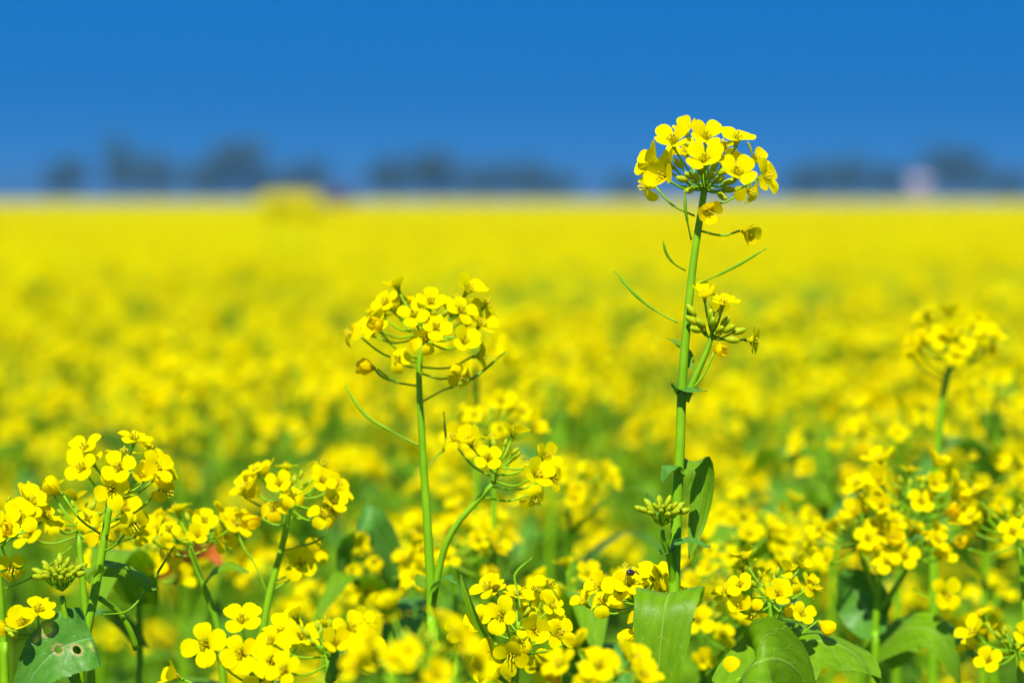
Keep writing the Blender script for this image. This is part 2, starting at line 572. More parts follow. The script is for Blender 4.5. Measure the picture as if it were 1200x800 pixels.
class Plant:
    def __init__(self, stem_px, d, label=None, r=(0.0014, 0.0031), group=None, seed=1, to_ground=True, drift=(0.0, 0.03)):
        self.rng = random.Random(seed)
        pts = [at(x, y, d + (q[0] if q else 0)) for x, y, *q in stem_px]
        self.d = d
        low = pts[-1]
        prev = pts[-2] if len(pts) > 1 else pts[-1] + V((0, 0, .05))
        sl = (low - prev)
        sl = sl / max(1e-6, -sl.z) if sl.z < 0 else V((0, 0, -1))
        foot = V((low.x + sl.x * low.z * 0.25 + drift[0], low.y + drift[1], 0))
        self.base = foot
        mids = [low.lerp(foot, 0.3) + V((sl.x * low.z * 0.06, 0, 0)), low.lerp(foot, 0.65), foot + V((0, 0, -0.02))]
        self.root = link('mustard_plant', None)
        self.root.location = foot
        tag(self.root, label, 'plant', group)
        self.path = catmull(pts + mids, 26)
        self.tops = [self.path[0]]
        n = len(self.path)
        mb = MB()
        tot = [0]
        for a, b in zip(self.path, self.path[1:]):
            tot.append(tot[-1] + (a - b).length)
        rad = [min(r[0] + (r[1] - r[0]) * min(1, s / 0.18), r[1]) + max(0, s - 0.3) * 0.004 for s in tot]
        tube(mb, [p - foot for p in self.path], rad, M_STEM, 10)
        link('stem', mb.mesh('stem'), self.root)
        # lower leaves of the plant, under the picture's edge
        for i in range(5):
            s = 0.12 + 0.13 * i
            k = int((1 - s) * (n - 1))
            if self.path[k].z > at(600, 830, d).z - 0.03:
                continue
            a = self.rng.uniform(0, 6.28)
            ln = self.rng.uniform(.12, .2)
            o = V((math.cos(a), math.sin(a), 0))
            p = self.path[k]
            self.leaf_w([p, p + o * ln * .45 + V((0, 0, ln * .25)), p + o * ln * .9 + V((0, 0, ln * .05))], ln * .32, o.cross(V((0, 0, 1))), 'basal', seed=i)

    def leaf_w(self, pts, width, side, shape='oblong', **k):
        b = leaf_geo([p - self.base for p in pts], width, side, shape, **k)
        return link('leaf', b.mesh('leaf', wear=b.wear), self.root)

    def leaf(self, px, width, side=(1, 0, 0), shape='oblong', **k):
        """px: (x, y, depth offset) down the midrib; width in metres"""
        return self.leaf_w([at(x, y, self.d + z) for x, y, z in px], width, side, shape, **k)

    def branch(self, px, r=(0.0013, 0.0018), name='branch'):
        pts = catmull([at(x, y, self.d + z) for x, y, z in px], 10)
        self.tops.append(pts[0])
        mb = MB()
        n = len(pts)
        tube(mb, [p - self.base for p in pts], [r[0] + (r[1] - r[0]) * i / (n - 1) for i in range(n)], M_STEM, 8)
        return link(name, mb.mesh(name), self.root)

    def pod(self, px, r=0.0009):
        """px from the stem outwards; thin stalk, swollen pod, beak"""
        pts = catmull([at(x, y, self.d + z) for x, y, z in px], 14)
        mb = MB()
        prof = [(0, .75), (.38, .7), (.44, 1.25), (.5, 1.05), (.62, 1.3), (.75, 1.2), (.86, 1.05), (.93, .5), (.97, .42), (1, .6)]
        r *= .56
        tube(mb, [p - self.base for p in pts], [r * interp(prof, i / 14) for i in range(15)], M_POD, 7)
        return link('seed_pod', mb.mesh('seed_pod'), self.root)

    def flower_at(self, pos, face, attach, kind='open', size=1.0, wilt=False, spin=None, curve=0.3):
        rng = self.rng
        spin = rng.uniform(0, 1.57) if spin is None else spin
        mx = Matrix.Translation(pos - self.base) @ frame_z(face, spin) @ Matrix.Scale(size, 4)
        inv = mx.inverted()
        mb = MB()
        if attach is not None:
            end = pos - V(face).normalized() * 0.001 * size
            mid_ = attach.lerp(end, 0.55) - V((0, 0, 1)) * (end - attach).length * curve * 0.4
            pts = catmull([attach, mid_, end], 6)
            tube(mb, [inv @ (p - self.base) for p in pts], 0.00052 / size, M_STEM, 6)
        if not wilt:
            sepal_geo(mb, Matrix.Identity(4))
        fl = link('flower', mb.mesh('flower'), self.root, mx)
        link('stamens', STAMENS, fl)
        src = (PETALS_W if wilt else PETALS).get(kind) or PETALS[kind]
        for k in range(4):
            pm = Matrix.Rotation(math.pi / 2 * k + rng.uniform(-.13, .13), 4, 'Z') @ Matrix.Rotation(rng.uniform(-.16, .14), 4, 'X') \
                @ Matrix.Scale(rng.uniform(.92, 1.06), 4)
            link('petal', rng.choice(src), fl, pm)
        return fl

    def flower(self, x, y, z, face, attach, kind='open', size=1.0, wilt=False, spin=None):
        """face in picture terms: (right, up, towards the camera)"""
        f = V((face[0], -face[2], face[1]))
        a = at(attach[0], attach[1], self.d + (attach[2] if len(attach) > 2 else 0)) if attach else None
        return self.flower_at(at(x, y, self.d + z), f, a, kind, size, wilt, spin)

    def bud_at(self, pos, face, attach, size=1.0, mat=None):
        size *= 1.08
        mx = Matrix.Translation(pos - self.base) @ frame_z(face, 0)
        mb = MB()
        bud_geo(mb, Matrix.Identity(4), size, mat)
        if attach is not None:
            inv = mx.inverted()
            pts = catmull([attach, attach.lerp(pos, .55) - V((0, 0, .1)) * (pos - attach).length, pos], 4)
            tube(mb, [inv @ (p - self.base) for p in pts], 0.0004, M_STEM, 5)
        return link('bud', mb.mesh('bud'), self.root, mx)

    def bud(self, x, y, z, face, attach, size=1.0):
        a = at(attach[0], attach[1], self.d + (attach[2] if len(attach) > 2 else 0)) if attach else None
        return self.bud_at(at(x, y, self.d + z), V((face[0], -face[2], face[1])), a, size)

    def head(self, x, y, z=0.0, axis=(0, 1, 0), n=10, nb=7, spread=0.024, kinds=('open',), size=1.0, rachis=0.03, flat=0.55, cam_bias=0.45):
        """raceme seen at picture place (x, y): buds in the middle, open flowers round and just under them"""
        rng = self.rng
        tip = at(x, y, self.d + z)
        ax = V((axis[0], -axis[2], axis[1])).normalized()
        fm = frame_z(ax)
        mb = MB()
        foot = min(self.tops, key=lambda q: (q - (tip - ax * rachis)).length)
        if (foot - tip).length > .09 or foot.z > tip.z - .004:
            foot = tip - ax * rachis
        else:
            rachis = min(rachis, (foot - tip).length)
        line = catmull([foot, foot.lerp(tip, .5) - ax * .001, tip], 6)
        tube(mb, [p - self.base for p in line], [0.0013 - .0001 * i for i in range(7)], M_STEM, 8)
        link('flower_stalk', mb.mesh('flower_stalk'), self.root)
        for i in range(nb):
            a = GA * i
            q = math.sqrt((i + .5) / nb)
            rad = fm @ V((math.cos(a), math.sin(a), 0))
            pos = tip + rad * q * spread * .34 + ax * (0.005 - 0.007 * q)
            self.bud_at(pos, rad * q * .9 + ax * (1.1 - .4 * q), tip - ax * 0.004 * (1 + q), rng.uniform(.7, 1.0) * (0.75 + .35 * q))
        for i in range(n):
            a = GA * i + rng.uniform(-.3, .3)
            q = 0.55 + 0.45 * math.sqrt((i + .5) / n)
            rad = fm @ V((math.cos(a), math.sin(a), 0))
            pos = tip + rad * spread * q * rng.uniform(.85, 1.1) + ax * (spread * flat * (0.45 - 1.25 * (i + .5) / n) + rng.uniform(-.003, .003))
            att = tip.lerp(foot, (0.004 + min(rachis * .8, .02) * (i + .5) / n) / max((foot - tip).length, .005))
            face = rad * (.35 + .5 * q) + ax * rng.uniform(.7, 1.0) + V((0.05, -cam_bias, 0.15))
            w = i > n * .6 and rng.random() < .16
            self.flower_at(pos, face, att, rng.choice(('shut', 'droop')) if w else rng.choice(kinds), size * rng.uniform(.78, 1.06), w)

    def budhead(self, x, y, z=0.0, n=16, spread=0.011, attach=(0, 0), toward=0.35):
        """a young raceme: only buds, in a dome"""
        tip = at(x, y, self.d + z)
        att = at(attach[0], attach[1], self.d + z)
        for i in range(n):
            a = GA * i
            q = math.sqrt((i + .3) / n)
            dirv = V((math.cos(a) * q, math.sin(a) * q * .8 - toward, 1.05 - .75 * q)).normalized()
            self.bud_at(tip + dirv * spread * (.35 + .55 * q), dirv, att, .5 + .55 * q)

MIX = ('open', 'bowl', 'open', 'bowl', 'cup', 'droop')

# --- the tall sharp plant
P = Plant([(827, 198), (825, 225), (818, 270), (811, 320), (803, 400), (799, 460), (797, 520), (793, 600), (790, 690), (789, 800)], 1.30,
          'tallest sharp mustard plant, its flower head standing against the blue sky', r=(0.0015, 0.0027), seed=11)
for f in [
    (790, 172, -.004, (-.20, .75, .65), (824, 212), 'bowl', 1.10, .75),
    (827, 166, .002, (.0, .60, .75), (825, 208), 'bowl', 1.02, .7),
    (862, 171, .006, (.15, .95, .42), (827, 210), 'open', 1.12, .55),
    (826, 193, -.016, (-.05, .62, .75), (826, 206, -.001), 'bowl', 1.08, .8),
    (862, 209, -.014, (.10, .65, .72), (825, 216), 'bowl', 1.14, .75),
    (781, 210, -.012, (-.55, .2, .8), (824, 220), 'cup', 1.10, .3),
    (772, 190, .010, (-.85, .45, .15), (824, 216), 'cup', 1.0, .2),
    (790, 197, .008, (-.5, .3, -.3), (823, 224), 'open', 1.0, .5),
    (764, 217, -.004, (-.9, -.1, .35), (814, 253), 'droop', 1.0, .4),
    (890, 209, -.006, (.75, .25, .6), (824, 224), 'open', 1.08, .5),
    (874, 222, .008, (.35, -.1, .5), (822, 240), 'droop', 1.0, .2),
    (846, 180, .018, (.1, .9, -.2), (826, 206), 'open', 1.0, .1),
    (806, 186, .016, (-.3, .7, .4), (825, 208), 'bowl', 1.0, .3),
    (846, 196, .014, (.2, .7, .5), (825, 210), 'bowl', 1.0, .6),
    (806, 160, .020, (-.3, .8, .3), (825, 205), 'cup', .9, .6),
    (880, 192, .016, (.6, .6, .3), (825, 214), 'bowl', 1.0, .4),
    (770, 203, .014, (-.7, .4, .4), (824, 218), 'bowl', 1.0, .1),
]:
    x, y, z, fc, atx, kd, sz, sp = f
    P.flower(x, y, z, fc, atx, kd, sz, False, sp)
P.flower(828, 246, -.012, (.15, -.1, .95), (817, 262), 'cup', .85, True, .4)
P.flower(869, 271, -.004, (.8, -.35, .75), (819, 270), 'cup', .85, True, .4)
for x, y, z, fc in [(800, 197, -.006, (-.6, .6, .3)), (812, 209, -.008, (-.5, .3, .6)), (812, 222, -.006, (-.4, -.1, .6)), (837, 214, -.008, (.5, .3, .5)),
                    (841, 226, -.006, (.5, -.4, .6)), (842, 205, -.002, (.7, .5, .2)), (819, 182, .006, (-.4, .8, .1)), (833, 203, -.006, (.3, .8, .5)),
                    (822, 205, -.008, (-.2, .7, .6)), (828, 197, -.004, (.1, 1, .3)), (816, 173, .006, (-.7, .3, .1)), (848, 215, .004, (.7, .2, .2)), (818, 213, -.010, (-.3, .5, .8)), (831, 211, -.011, (.2, .6, .8)), (806, 212, -.004, (-.7, .2, .4)), (846, 222, -.004, (.7, 0, .4)), (821, 200, -.010, (-.2, .8, .6))]:
    P.bud(x, y, z, fc, (825, 221), 1.12)
P.pod([(803, 317, 0), (790, 309, -.004), (781, 297, -.006), (777, 282, -.008)], .0010)
P.pod([(811, 335, 0), (838, 324, -.003), (866, 310, -.006), (898, 291, -.008)], .0010)
P.pod([(794, 378, 0), (770, 365, .003), (744, 345, .004), (720, 317, .006)], .0011)
P.pod([(810, 281, 0), (806, 262, -.003), (803, 244, -.005), (802, 221, -.006)], .0011)
# side shoot at the middle node
P.branch([(835, 391, 0), (828, 412, 0), (819, 432, 0), (812, 448, 0), (803, 470, 0)], (.0011, .0019))
for x, y, z, fc, kd, sz in [(826, 352, -.003, (-.1, .9, .3), 'cup', .85), (846, 362, -.006, (.15, .95, .25), 'open', .9), (874, 398, 0, (.9, -.1, .2), 'open', .9),
                            (838, 372, .010, (.3, .8, -.3), 'cup', .8)]:
    P.flower(x, y, z, fc, (834, 392), kd, sz)
for x, y, fc in [(815, 370, (-.6, .8, 0)), (817, 380, (-.7, .5, .2)), (834, 378, (-.1, .9, .3)), (845, 384, (.4, .6, .3)), (858, 390, (.9, .25, .1)), (850, 397, (.9, -.1, .2)),
                 (826, 384, (-.5, .5, .5)), (840, 390, (.3, .4, .7)), (848, 389, (.6, .4, .4)), (822, 388, (-.6, .2, .4)), (835, 385, (0, .8, .6))]:
    P.bud(x, y, -.004, fc, (832, 396), 1.15)
P.flower(838, 412, -.004, (.35, .1, .5), (812, 455, -.004), 'shut', .75, True)
P.leaf([(802, 455, .004), (806, 453, -.004), (814, 455, -.009), (829, 458, -.012)], .011, (.5, .85, 0), 'clasp', mat=M_LEAF_BLUE, fold=.35, wave=.04, seed=2)
P.leaf([(806, 460, .002), (800, 458, -.004), (794, 455, -.006), (787, 449, -.007)], .008, (.4, -.8, .1), 'clasp', mat=M_LEAF_BLUE, fold=.3, wave=.04, seed=3)
P.leaf([(815, 436, .002), (809, 428, .004), (806, 414, .008), (794, 402, .010), (781, 396, .012)], .0045, (.7, .3, .3), 'narrow', seed=4, nr=10, nc=4)
# upper stem leaf hanging behind, with its clasping base
P.leaf([(798, 557, .004), (806, 544, .008), (818, 543, .013), (825, 562, .015), (819, 605, .013), (807, 655, .009)], .0125, (1, .2, 0), 'oblong', mat=M_LEAF, fold=.25, wave=.07, seed=5)
P.leaf([(795, 552, -.002), (788, 545, -.005), (781, 549, -.008), (777, 566, -.009)], .0095, (.8, -.5, 0), 'clasp', mat=M_LEAF_BLUE, seed=6)
P.leaf([(797, 556, -.002), (804, 549, -.004), (809, 556, -.006), (808, 574, -.007)], .0085, (.8, .5, 0), 'clasp', mat=M_LEAF, seed=7)
P.branch([(776, 621, -.012), (777, 632, -.011), (782, 645, -.008), (787, 665, -.003), (790, 690, 0)], (.0011, .0019))
P.budhead(776, 607, -.012, 24, .0088, (776, 616))
P.leaf([(789, 634, -.004), (798, 630, -.008), (813, 631, -.013), (833, 640, -.016)], .0125, (.35, .9, .1), 'clasp', mat=M_LEAF_BLUE, fold=.3, wave=.05, seed=8)
P.leaf([(787, 642, -.004), (782, 646, -.007), (777, 647, -.010), (773, 643, -.011)], .006, (.3, -.9, .1), 'clasp', mat=M_LEAF_BLUE, seed=9)
P.leaf([(770, 605, -.006), (764, 594, -.004), (760, 586, -.003), (758, 577, -.003)], .006, (.8, .4, 0), 'narrow', mat=M_LEAF_BLUE, seed=10, nr=8, nc=4)
# the big drooping leaf in front of the stem
P.leaf([(790, 712, .004), (789, 697, -.010), (785, 694, -.022), (779, 712, -.031), (775, 750, -.034), (770, 800, -.034), (764, 850, -.030), (760, 885, -.026)],
       .0300, (1, -.15, .04), 'clasp', mat=M_LEAF, fold=-.10, wave=.025, seed=31, nr=22, nc=10)
P.leaf([(800, 730, .004), (808, 727, .006), (815, 724, .006)], .004, (.2, .6, .7), 'clasp', mat=M_LEAF_BLUE, nr=6, nc=4)

# --- plant just left of the middle
P = Plant([(495, 392), (491, 440), (494, 500), (498, 570), (503, 650), (506, 730), (508, 800)], 1.375,
          'tall slightly soft mustard plant left of the sharpest one, thin curved pods on its stem', r=(0.0013, 0.0030), seed=22)
P.head(500, 366, 0, (.0, 1, .1), 19, 7, .030, MIX, 1.15, .016, .5, .38)
for x, y, z, fc, ax_, kd, w in [(418, 392, -.004, (-.9, .3, .3), (488, 424), 'droop', True), (445, 388, -.008, (-.5, .6, .5), (489, 420), 'open', False), (470, 424, -.008, (-.4, .3, .7), (490, 430), 'droop', False),
                                (440, 432, .004, (-.9, .2, .3), (491, 452), 'shut', True), (538, 440, -.006, (.5, -.3, .8), (492, 437), 'droop', True), (555, 418, .006, (.9, .1, .2), (492, 430), 'open', False)]:
    P.flower(x, y, z, fc, ax_, kd, .95, w)
P.pod([(493, 523, 0), (462, 507, .004), (428, 486, .006), (404, 452, .008)], .0012)
P.pod([(494, 471, 0), (520, 457, .003), (556, 442, .006), (592, 412, .008)], .0011)
P.pod([(497, 552, 0), (512, 534, .003), (522, 522, .003), (520, 482, .004)], .0010)
P.pod([(490, 452, 0), (462, 447, .002), (446, 440, .002), (436, 428, .002)], .0009)
P.branch([(578, 566, -.006), (562, 584, -.005), (540, 608, -.004), (524, 634, -.002), (514, 668, 0), (507, 705, 0)], (.0011, .0020))
P.head(587, 530, -.010, (.25, 1, .1), 9, 6, .024, MIX, 1.0, .030, .4)
P.flower(623, 580, -.008, (.5, -.5, .6), (566, 582, -.005), 'droop', 1.0)
P.flower(640, 560, .010, (.7, .1, .5), (575, 570, -.005), 'open', .9)
P.leaf([(506, 690, -.004), (514, 678, -.012), (524, 676, -.020), (536, 682, -.024)], .010, (.3, .9, .1), 'clasp', mat=M_LEAF_BLUE, seed=3)
P.leaf([(500, 690, .004), (493, 680, .010), (490, 672, .014)], .008, (.8, .4, 0), 'clasp', mat=M_LEAF, seed=4)

# --- plant at the left, sharp, with the eaten leaf
P = Plant([(129, 588), (122, 632), (112, 690), (101, 742), (94, 775), (93, 810)], 1.285,
          'sharp mustard plant at left whose bluish lower leaf has round eaten holes', r=(0.0016, 0.0034), seed=33)
P.head(143, 548, 0, (.15, 1, .2), 6, 8, .019, MIX, 1.0, .025, .3)
for x, y, z, fc, ax_, kd, w in [(104, 531, -.004, (-.4, .8, .5), (134, 570), 'open', 0), (156, 521, .004, (.2, .95, .3), (138, 560), 'open', 0), (141, 552, -.016, (-.1, .5, .85), (131, 575), 'open', 0),
                                (178, 552, -.006, (.6, .6, .6), (132, 575), 'open', 0), (133, 573, -.015, (-.1, .1, 1), (129, 585), 'open', 0), (190, 573, -.004, (.7, -.3, .5), (126, 612), 'droop', 1),
                                (156, 612, -.010, (.35, -.3, .8), (120, 647), 'droop', 0), (72, 578, .004, (-.7, .6, .2), (117, 625), 'shut', 0), (175, 560, .012, (.7, .3, .2), (130, 580), 'open', 0)]:
    P.flower(x, y, z, fc, ax_, kd, 1.0, bool(w))
P.leaf([(112, 668, .004), (128, 664, .012), (150, 668, .018), (170, 680, .018), (184, 695, .014)], .010, (.2, .8, .5), 'oblong', mat=M_LEAF, fold=.35, seed=4)
P.leaf([(116, 672, -.004), (108, 664, -.008), (104, 672, -.010), (105, 684, -.010)], .008, (.9, .2, .2), 'clasp', mat=M_LEAF, seed=5)
P.leaf([(108, 748, -.006), (97, 749, -.010), (76, 756, -.014), (54, 772, -.016), (32, 802, -.015), (12, 840, -.010)],
       .0310, (-.50, .30, .80), 'clasp', mat=M_LEAF_BLUE, fold=.12, wave=.03, seed=77, nr=60, nc=34,
       holes=((.36, .13, .0019), (.37, .31, .0023), (.50, .47, .0020), (.84, .46, .0020), (.86, .56, .0012)))
P.branch([(73, 698, -.010), (76, 718, -.009), (80, 738, -.007), (88, 765, -.003), (93, 790, 0)], (.0012, .0017))
P.budhead(71, 681, -.010, 26, .0096, (73, 692), .5)
P.branch([(45, 735, -.010), (58, 757, .006), (78, 784, .010), (93, 812, 0)], (.0009, .0014))
for x, y, z, fc, kd in [(45, 720, -.014, (.2, .8, .5), 'open'), (28, 735, -.018, (-.2, .7, .7), 'cup'), (12, 738, -.010, (-.8, .2, .4), 'shut')]:
    P.flower(x, y, z, fc, (46, 742, -.008), kd, 1.0)
for x, y in ((8, 735), (16, 742), (22, 748)):
    P.bud(x, y, -.012, (-.7, .5, .3), (46, 742, -.008), 1.0)
P.pod([(120, 720, .004), (150, 715, .012), (172, 690, .016), (204, 640, .020)], .0010)
P.branch([(116, 700, .004), (138, 716, .012), (152, 738, .016), (160, 760, .02)], (.0012, .0016))

# --- left edge cluster
P = Plant([(-4, 640), (0, 690), (4, 760), (6, 820)], 1.30, 'mustard plant cut by the left edge of the picture, drooping flower below its head', seed=44)
P.head(4, 598, 0, (.1, 1, .2), 10, 9, .021, MIX, 1.0, .03, .4)
for x, y, z, fc, kd in [(36, 592, -.006, (.3, .6, .7), 'open'), (14, 664, -.012, (.1, -.2, .95), 'droop'), (8, 618, -.018, (.0, .4, .9), 'open')]:
    P.flower(x, y, z, fc, (2, 640), kd, 1.0)
P.pod([(4, 690, 0), (30, 680, -.003), (56, 664, -.004), (84, 640, -.004)], .0009)

# --- soft cluster behind the left plant
P = Plant([(92, 625), (98, 690), (104, 760), (108, 815)], 1.385, 'soft mustard head directly behind the sharp left plant', seed=45)
P.head(94, 600, 0, (0, 1, .15), 14, 6, .027, MIX, 1.0, .03, .5)

# --- plant between
P = Plant([(338, 590), (334, 625), (324, 665), (314, 705), (306, 760), (304, 815)], 1.40, 'soft mustard plant with rounded head left of the two tall plants', seed=55)
P.head(346, 568, 0, (.1, 1, .1), 17, 6, .026, MIX, 1.0, .03, .6)
for x, y, z, fc, ax_, kd, w in [(306, 608, 0, (-.6, -.1, .6), (336, 615), 'shut', 1), (384, 598, 0, (.8, -.1, .4), (336, 606), 'droop', 0), (296, 570, .0, (-.8, .2, .4), (337, 600), 'droop', 0),
                                (352, 660, .004, (.1, .2, .9), (322, 680), 'open', 0), (362, 650, .012, (.3, .2, .9), (322, 690), 'open', 0)]:
    P.flower(x, y, z, fc, ax_, kd, 1.05, bool(w))
P.pod([(316, 700, 0), (298, 660, .004), (285, 640, .006), (274, 612, .008)], .0010)
P.pod([(330, 645, 0), (348, 640, -.003), (366, 636, -.004), (384, 626, -.004)], .0009)

# --- lower soft plant
P = Plant([(222, 640), (232, 668), (244, 700), (256, 740), (262, 810)], 1.42, 'smaller soft mustard plant with flat head and one arched leaf, left of the rounded head', seed=66)
P.head(229, 615, 0, (0, 1, .1), 13, 5, .025, MIX, 1.0, .028, .3)
P.flower(201, 648, 0, (-.6, -.4, .6), (226, 650), 'droop', 1.0)
P.flower(256, 630, 0, (.7, .1, .5), (226, 650), 'open', 1.0)
P.leaf([(240, 682, 0), (252, 668, -.006), (270, 662, -.010), (292, 670, -.012)], .007, (.1, .8, .5), 'oblong', seed=4)

# --- low sharp flowers at the bottom
P = Plant([(306, 796), (304, 815), (303, 840)], 1.255, 'lowest sharp cluster of large open flowers at the bottom edge, left side', seed=67)
for x, y, z, fc, kd, sz, sp in [(243, 757, -.008, (-.2, .35, .9), 'open', 1.15, .35), (284, 733, .004, (.1, .75, .65), 'open', 1.15, .8), (284, 768, -.012, (-.1, .4, .9), 'open', 1.1, .5), (318, 778, -.014, (.2, .45, .9), 'open', 1.12, .7),
                               (352, 750, .008, (.3, .6, .7), 'open', 1.12, .3), (330, 745, .02, (.0, .6, .8), 'open', 1.05, .2), (213, 795, -.004, (-.8, .4, .3), 'cup', 1.0, .2), (298, 812, -.012, (0, .3, .9), 'open', 1.0, .3)]:
    P.flower(x, y, z, fc, (306, 806), kd, sz, False, sp)
for i in range(7):
    P.bud(296 + 5 * i, 792 + 4 * math.sin(i * 2), -.006, (math.sin(i * 2.1) * .6, .7, .4), (306, 808), 1.0)
P = Plant([(384, 778), (386, 800), (388, 830)], 1.225, 'soft low mustard head beside the lowest sharp cluster, pale stalks showing', seed=68)
P.head(380, 745, 0, (0, 1, .15), 9, 8, .024, MIX, 1.0, .028, .6)
P.flower(408, 740, -.01, (.4, .6, .7), (384, 775), 'open', 1.0)
P.leaf([(384, 800, -.004), (394, 780, -.01), (398, 765, -.012), (400, 745, -.012)], .008, (.9, .2, 0), 'oblong', mat=M_LEAF_BLUE)

# --- blurred heads nearer than the focus
P = Plant([(488, 800), (490, 850)], 1.0, 'large blurred mustard head nearest the camera at the bottom, left of centre', seed=70)
P.head(488, 757, 0, (0, 1, .2), 17, 6, .021, MIX, .86, .03, .8)
P = Plant([(702, 812), (704, 850)], 1.13, 'blurred yellow head at the bottom edge, left of the big drooping leaf', seed=71)
P.head(704, 783, 0, (0, 1, .2), 12, 6, .020, MIX, .95, .03, .7)

# --- round sharp head under the middle
P = Plant([(606, 770), (604, 800), (602, 840)], 1.30, 'round sharp mustard head low in the middle with one pod curling above it', seed=72)
P.head(608, 728, 0, (.05, .8, .6), 13, 5, .021, ('open', 'open', 'droop'), .95, .03, 1.0)
for x, y, z, fc, kd in [(576, 693, .004, (-.5, .7, .4), 'open'), (600, 765, -.018, (-.1, -.2, .9), 'open'), (625, 740, -.020, (.2, .2, .9), 'cup'), (590, 722, -.02, (-.3, .3, .9), 'open'), (648, 740, -.004, (.8, 0, .5), 'droop'), (640, 690, .0, (.4, .6, .5), 'droop'),
                        (548, 735, -.002, (-.7, .1, .6), 'cup')]:
    P.flower(x, y, z, fc, (606, 760), kd, 1.0)
P.pod([(610, 712, 0), (606, 690, .006), (604, 672, .008), (624, 653, .008)], .0010)
P.pod([(612, 768, 0), (630, 764, -.008), (646, 762, -.01), (662, 754, -.012)], .0010)
P.leaf([(596, 800, .0), (580, 780, -.006), (570, 745, -.010), (556, 712, -.008), (540, 672, -.004)], .0095, (.5, -.85, .3), 'oblong', mat=M_LEAF, fold=.5, wave=.05, seed=12)

# --- head the insect sits on
P = Plant([(752, 706), (760, 740), (764, 790), (766, 830)], 1.335, 'mustard head with a small dark insect on it, left of the big drooping leaf', seed=73)
P.head(744, 690, 0, (-.1, 1, .2), 13, 6, .022, MIX, .98, .03, .4)
P.flower(738, 690, -.016, (-.1, .75, .6), (752, 712), 'open', 1.1)
P.flower(765, 682, -.006, (.2, .75, .5), (752, 712), 'open', 1.1)
P.flower(736, 736, -.008, (-.1, -.5, .8), (762, 745), 'shut', 1.0)

# --- small head right of the sharp stem, above the broad leaf
P = Plant([(903, 705), (904, 735), (906, 780), (908, 830)], 1.365, 'spreading soft head above the broad leaf right of the sharp stem', seed=74)
P.head(903, 682, 0, (.05, 1, .15), 13, 5, .024, MIX, .90, .03, .6)
for x, y, z, fc, ax_, kd, w in [(948, 690, -.004, (.9, .1, .3), (904, 705), 'droop', 0), (884, 715, -.004, (-.3, -.4, .8), (904, 730), 'droop', 0), (918, 712, -.006, (.6, -.1, .7), (904, 730), 'shut', 0), (960, 728, -.004, (.6, -.4, .5), (905, 752), 'shut', 0), (893, 724, -.004, (-.2, -.7, .5), (905, 738), 'shut', 1)]:
    P.flower(x, y, z, fc, ax_, kd, .95, bool(w))
LEAF_PLANT = Plant([(866, 822), (868, 850)], 1.30, 'broad-leaved young plant at the bottom edge with a fallen petal on its leaf', seed=75)
LEAF_PLANT.leaf([(842, 840, -.004), (862, 800, -.022), (886, 778, -.035), (912, 772, -.030), (940, 790, -.018), (955, 830, -.008)], .044, (.55, .55, .62), 'clasp', fold=.12, wave=.04, seed=41, nr=20, nc=10)
LEAF_PLANT.leaf([(870, 815, .03), (905, 770, .05), (950, 750, .06), (1000, 765, .06), (1030, 800, .05)], .045, (-.2, .8, .5), 'clasp', fold=.15, wave=.06, seed=42, mat=M_LEAF)

# --- bushy plant at the right
P = Plant([(1050, 610), (1040, 640), (1030, 680), (1026, 740), (1025, 800)], 1.53, 'bushy soft plant at right with several heads and a broad leaf on each side', r=(.0016, .0034), seed=76)
P.head(1068, 572, 0, (.1, 1, .15), 20, 6, .030, MIX, 1.05, .035, .7)
P.branch([(1005, 640, 0), (1015, 665, 0), (1028, 700, 0)])
P.head(1003, 622, 0, (-.2, 1, .1), 13, 6, .027, MIX, .95, .03, .5)
P.branch([(1070, 650, -.004), (1055, 680, -.003), (1030, 715, 0)])
P.head(1066, 633, -.004, (.1, 1, .2), 13, 6, .022, MIX, .95, .03, .5)
P.flower(1104, 697, -.03, (.3, .2, .9), (1070, 690, -.015), 'open', 1.15)
P.leaf([(1028, 745, -.004), (1016, 715, .01), (1000, 690, .012), (985, 672, .004)], .030, (.75, .1, .65), 'oblong', mat=M_LEAF_BLUE, seed=5)
P.leaf([(1028, 765, -.006), (1060, 738, -.02), (1095, 740, -.03), (1118, 775, -.034), (1128, 820, -.03)], .026, (.3, .7, .6), 'clasp', seed=6)
P.leaf([(1030, 770, .004), (1075, 735, .02), (1120, 745, .03), (1150, 775, .03)], .026, (0, .8, .6), 'clasp', seed=7)

# --- tall blurred plant at the far right
P = Plant([(1112, 430), (1106, 460), (1100, 510), (1096, 560), (1094, 640), (1094, 760)], 1.68, 'tall blurred plant standing above the bushy one at right', r=(.002, .0036), seed=77)
P.head(1117, 392, 0, (.05, 1, .1), 22, 6, .024, MIX, 1.1, .035, .7)
P.flower(1072, 406, 0, (-.7, .2, .5), (1110, 440), 'open', .95)
P.pod([(1108, 450, 0), (1092, 440, 0), (1078, 430, 0), (1064, 412, 0)], .0011)
P = Plant([(1196, 640), (1200, 700), (1202, 780)], 1.50, 'soft head cut by the right edge, halfway down the field', seed=78)
P.head(1188, 606, 0, (0, 1, .1), 14, 6, .028, MIX, .95, .03, .7)
P = Plant([(1192, 765), (1196, 800), (1198, 830)], 1.42, 'low soft head in the bottom right corner', seed=79)
P.head(1186, 748, 0, (0, 1, .1), 12, 9, .024, MIX, .95, .03, .7)
